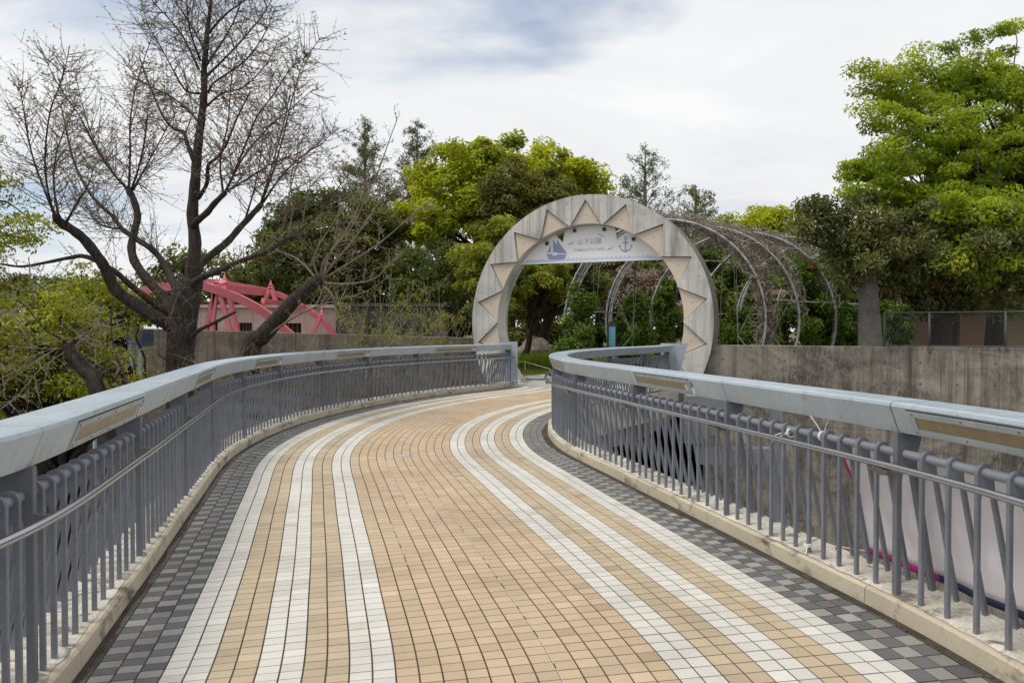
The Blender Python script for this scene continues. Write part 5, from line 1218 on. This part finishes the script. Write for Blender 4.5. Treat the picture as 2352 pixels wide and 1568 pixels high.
# crooked bare tree at lower left
g4 = empty('crooked_bare_tree', P(330, 960, 10.5).xy.to_3d() + Vector((0, 0, -5.2)), 0, 'crooked bare tree with knotted limbs at lower left over the railing', 'tree')
b4 = Bare(45); kw = dict(parent=g4, bare=b4)
q0 = P(235, 960, 10.5); mb = MB(); mb.tube(spline([Vector((q0.x + .4, 10.5, -5.2)), Vector((q0.x + .3, 10.5, -1.5)), P(225, 905, 10.5), P(195, 850, 10.5), P(165, 810, 10.5), P(155, 790, 10.5)], 20), [.13 - .0025 * i for i in range(21)], 8); mb.build('trunk', M['bark'], g4, smooth=True)
for p_, d_, w in (([(155, 790), (135, 775), (110, 762), (85, 735), (60, 705), (40, 690)], 10.0, 11), ([(158, 792), (170, 782), (160, 770), (118, 765)], 10.3, 9), ([(250, 905), (225, 860), (190, 822), (165, 800)], 10.4, 10), ([(300, 900), (280, 850), (262, 800), (255, 750), (258, 700), (268, 660)], 10.8, 13), ([(295, 905), (245, 850), (200, 830)], 11.0, 11),
                 ([(75, 710), (78, 690), (70, 640), (66, 590)], 10.2, 8), ([(255, 752), (220, 745), (180, 740)], 10.6, 5), ([(60, 706), (30, 715), (0, 720)], 9.8, 6), ([(130, 800), (60, 840), (0, 870)], 9.9, 5), ([(160, 800), (90, 850), (40, 910), (0, 940)], 9.6, 5), ([(150, 800), (90, 800), (20, 795)], 10.4, 5), ([(170, 795), (210, 760), (240, 700)], 10.9, 5)):
    limb(p_, d_, w, 3, 'bare_limb', 'barkpale' if w < 9 else 'bark', d0=10.5, clothe=(10, (.3, .95), .0052, .1, .1, 0.95, -0.05), **kw)
tag(b4.tw.build('twigs', M['twigpale'], g4), kind='stuff')

# twiggy shrub in front of the low buildings
g6 = empty('twiggy_shrub', P(930, 800, 27).xy.to_3d(), 0, 'twiggy shrub with sparse young leaves in front of the blackened building', 'shrub')
b6 = Bare(48)
for _ in range(46):
    p = P(R.uniform(800, 1075), 790, R.uniform(26.2, 28.5)); p.z = 0.6; b6.shoot(p, (R.uniform(-.6, .6), R.uniform(-.3, .3), 1), R.uniform(1.2, 3.0), 0.012, 0.1, 0, 0.9)
tag(b6.tw.build('twigs', M['twigpale'], g6), kind='stuff')
bp_ = np.repeat(np.array(b6.buds), 3, 0) + rng.normal(0, .06, (3 * len(b6.buds), 3)); v, f = leaf_quads(bp_, unit(rng.normal(size=(len(bp_), 3)) + [0, -.4, .4]), 0.075, rng, 0.6)
tag(link('young_leaves', np_mesh('young_leaves', v - np.array(g6.location), f, LM['lime'], rng.random(len(bp_))), g6), kind='stuff')

# dead stems matted behind the left railing
b5 = Bare(46); o5 = P(700, 900, 12)
for _ in range(150):
    xq = R.uniform(480, 1080); p = P(xq, R.uniform(820, 960), 9.0 + (xq - 480) / 600 * 13 + R.uniform(2.5, 4.5)); b5.shoot(p, (R.uniform(-1, 1), R.uniform(-.4, .4), R.uniform(-.6, 1)), R.uniform(.5, 1.4), 0.008, -0.2, 0, 0.0)
o = b5.tw.build('dead_stems', M['twigpale'], None, (o5.x, o5.y, -5.2)); tag(o, 'matted dead stems seen between the left balusters', 'undergrowth', None, 'stuff')

# ------------------------------------------------------------------ climbing roses and dry vine on the pergola
def rose(label, x0, x1, y0, y1, d, seed, n=5200, ls=0.12):
    rg = np.random.default_rng(seed); a, b = P(x0, y0, d), P(x1, y1, d); c = ((a.x + b.x) / 2, d, a.z / 2); r = ((b.x - a.x) / 2, 0.55, a.z / 2)
    root = empty('climbing_rose', (c[0], d, -0.05), 0, label, 'climbing plant', 'climbing roses on the pergola')
    cl = clump_centres(c, r, 46, rg, 0.35, -1.0); v, f, tn = foliage(cl, c, n, ls, 0.34, rg, 0.9, 0.62, 0.4, 0.5, 0.5)
    tag(link('foliage', np_mesh('foliage', v - np.array(root.location), f, LM['rose'], tn), root), kind='stuff')
    mb = MB()
    for k in range(4):
        mb.tube(limb_path((c[0] + rg.normal(0, .15), d + rg.normal(0, .1), -.05), cl[rg.integers(0, len(cl))], 0.1, rg, 6, .2), [.022 - .002 * i for i in range(7)], 5, False)
    mb.build('stem', M['barkdark'], root)
for k, a in enumerate((('climbing rose on the first pergola hoop seen in the gate', 1292, 1368, 655, 850, 25.2), ('bushy climbing rose behind the information pillar', 1412, 1500, 660, 850, 28.0), ('tall climbing rose near the right side of the gate opening', 1490, 1572, 620, 850, 28.8),
                       ('climbing rose just right of the ring gate', 1655, 1738, 690, 830, 28.4), ('climbing rose between the second and third hoops', 1740, 1800, 720, 830, 27.5), ('big climbing rose with a crimson bloom on the hoops', 1790, 1900, 600, 830, 27.2),
                       ('climbing rose in the shade left of the granite pillar', 1895, 1985, 690, 830, 28.8), ('climbing rose behind the fence beside the granite pillar', 2030, 2100, 700, 830, 30.0), ('leafy climbing rose covering the fourth and fifth hoops', 1848, 1952, 575, 830, 27.9), ('climbing rose reaching over the last hoops behind the dark tree', 1940, 2040, 620, 830, 29.3), ('low climbing rose at the foot of the first hoop', 1275, 1345, 785, 870, 24.8))):
    rose(*a, 300 + k, 5600 if k != 5 else 8500)
rb = MB(); q = P(1862, 610, 26.5)
for k in range(7):
    a = 2*pi*k/7; rb.prism([q, q + Vector((.07*cos(a), -.03, .07*sin(a))), q + Vector((.07*cos(a+.8), -.03, .07*sin(a+.8)))], (0, 0.03, 0))
tag(rb.build('rose_bloom', M['petal'], None, q), 'single crimson rose bloom high on the pergola', 'flower')
def vine(label, hoopi, i0, i1, n, seed, spreadv=0.22):
    rg = np.random.default_rng(seed); c, yaw, r, zc = hoopc[hoopi]; pp = hoop_pts(c, r, yaw, zc, 0.35); mb = MB(); o = Vector((pp[i0].x, pp[i0].y, 0))
    fine = spline(pp, 4 * (len(pp) - 1))
    for _ in range(n):
        a = int(rg.integers(i0, i1)) * 4; L = int(rg.integers(10, 34)); off = rg.normal(0, spreadv * .6, 3); pts = []
        for j in range(a, min(a + L, i1 * 4)):
            off = off * 0.86 + rg.normal(0, spreadv * 0.33, 3); pts.append(fine[j] + Vector(off))
        if len(pts) < 4: continue
        r0 = 0.017 * rg.uniform(.5, 1.3); mb.tube(pts, [r0 * (1 - .7 * k / len(pts)) for k in range(len(pts))], 4, False)
        for _ in range(4):
            b_ = pts[int(rg.integers(1, len(pts)))]; dv = Vector(rg.normal(0, 1, 3)).normalized(); tp = [b_]
            for q_ in range(4): dv = (dv + Vector(rg.normal(0, .55, 3))).normalized(); tp.append(tp[-1] + dv * 0.085)
            mb.tube(tp, [.008, .007, .006, .005, .003], 3, False)
    tag(mb.build('dry_vine', M['vine'], None, o), label, 'vine', None, 'stuff')
vine('tangle of dry leafless vine over the right side of the first hoop', 0, 1, 24, 210, 5)
vine('dry leafless vine along the roof of the second hoop', 1, 6, 26, 110, 6)
vine('thin dry vine on the left leg of the first hoop', 0, 33, 41, 10, 7, 0.16)
vine('dry vine on the fourth hoop roof', 3, 6, 28, 70, 9)
vine('dry vine on the third hoop roof', 2, 6, 28, 90, 8)

# ------------------------------------------------------------------ lawn strip and flower bed
rg = np.random.default_rng(9)
def blades(name, label, quad, n, hh, w, lm, lean=0.25, z0=-0.03, extra=None):
    u, d = rg.uniform(0, 1, n), rg.uniform(0, 1, n)
    q = [np.array(p)[:2] for p in quad]; b = ((1-u)*(1-d))[:, None]*q[0] + (u*(1-d))[:, None]*q[1] + (u*d)[:, None]*q[2] + ((1-u)*d)[:, None]*q[3]
    h = hh * rg.uniform(.6, 1.2, n); a = rg.uniform(0, 2*pi, n); ln = rg.normal(0, lean, (n, 2)) * h[:, None]; dx = np.c_[np.cos(a), np.sin(a)] * (w / 2)
    v = np.zeros((n, 4, 3)); v[:, 0, :2] = b - dx; v[:, 1, :2] = b + dx; v[:, 2, :2] = b + dx * .3 + ln; v[:, 3, :2] = b - dx * .3 + ln; v[:, :2, 2] = z0; v[:, 2:, 2] = (z0 + h)[:, None]
    o = q[0]; v[:, :, :2] -= o; me = np_mesh(name, v.reshape(-1, 3), np.arange(n*4).reshape(n, 4), LM[lm], rg.random(n)); ob = link(name, me); ob.location = (o[0], o[1], 0)
    return tag(ob, label, 'grass' if 'grass' in name else 'flowers', None, 'stuff')
def gq(u0, u1, d0, d1): return [A(u0, 0, d0), A(u1, 0, d0), A(u1, 0, d1), A(u0, 0, d1)]
blades('lawn_grass', 'strip of mown grass between the plaza and the flower bed', gq(-7, 5, 4.2, 7.2), 36000, 0.07, 0.016, 'lawn')
blades('flower_bed', 'bright green strap-leaved flower bed beyond the gate', gq(-7, 1.2, 7.0, 13.5), 30000, 0.52, 0.035, 'blade', 0.3)
blades('flower_bed', 'strap-leaved planting behind the right railing end', gq(1.2, 6.5, 7.0, 12.5), 16000, 0.34, 0.035, 'blade', 0.3)
n = 900; b = np.array([A(rg.uniform(-7, 1.2), 0, rg.uniform(7.2, 13.5) if rg.random() < .5 else rg.uniform(10.5, 13.5)) for _ in range(n)]); b[:, 2] = rg.uniform(.38, .66, n)
v, f = leaf_quads(np.repeat(b, 3, 0) + rg.normal(0, .02, (3*n, 3)), unit(rg.normal(size=(3*n, 3))), 0.06, rg, .8)
tag(link('flower_heads', np_mesh('flower_heads', v, f, LM['purple'], rg.random(3*n))), 'scattered purple blooms among the strap leaves', 'flowers', None, 'stuff')
# grass and weeds under the trees to the right
blades('park_grass', 'shaded grass under the trees behind the right wall', [(6, 22.5, 0), (20, 16.5, 0), (26, 30, 0), (8, 34, 0)], 26000, 0.16, 0.03, 'lawn')
# fallen leaves and grit along the kerb foot
n = 420; s_ = rg.uniform(.6, 14, n); sd_ = np.where(rg.random(n) < .72, 1, -1); of = sd_ * (KW - 0.01 - np.abs(rg.normal(0, .045, n)))
pos = np.c_[P2(s_, of), rg.uniform(.003, .008, n)]; v, f = leaf_quads(pos, unit(rg.normal(0, .3, (n, 3)) + [0, 0, 1]), 0.016, rg, .6)
M['litter'] = leaf_mat('brown_litter', [(0.05, 0.03, 0.015), (0.12, 0.07, 0.025), (0.25, 0.14, 0.03)], 0.1)
tag(link('leaf_litter', np_mesh('leaf_litter', v, f, M['litter'], rg.random(n))), 'brown leaf litter along the foot of the kerbs', 'litter', None, 'stuff')
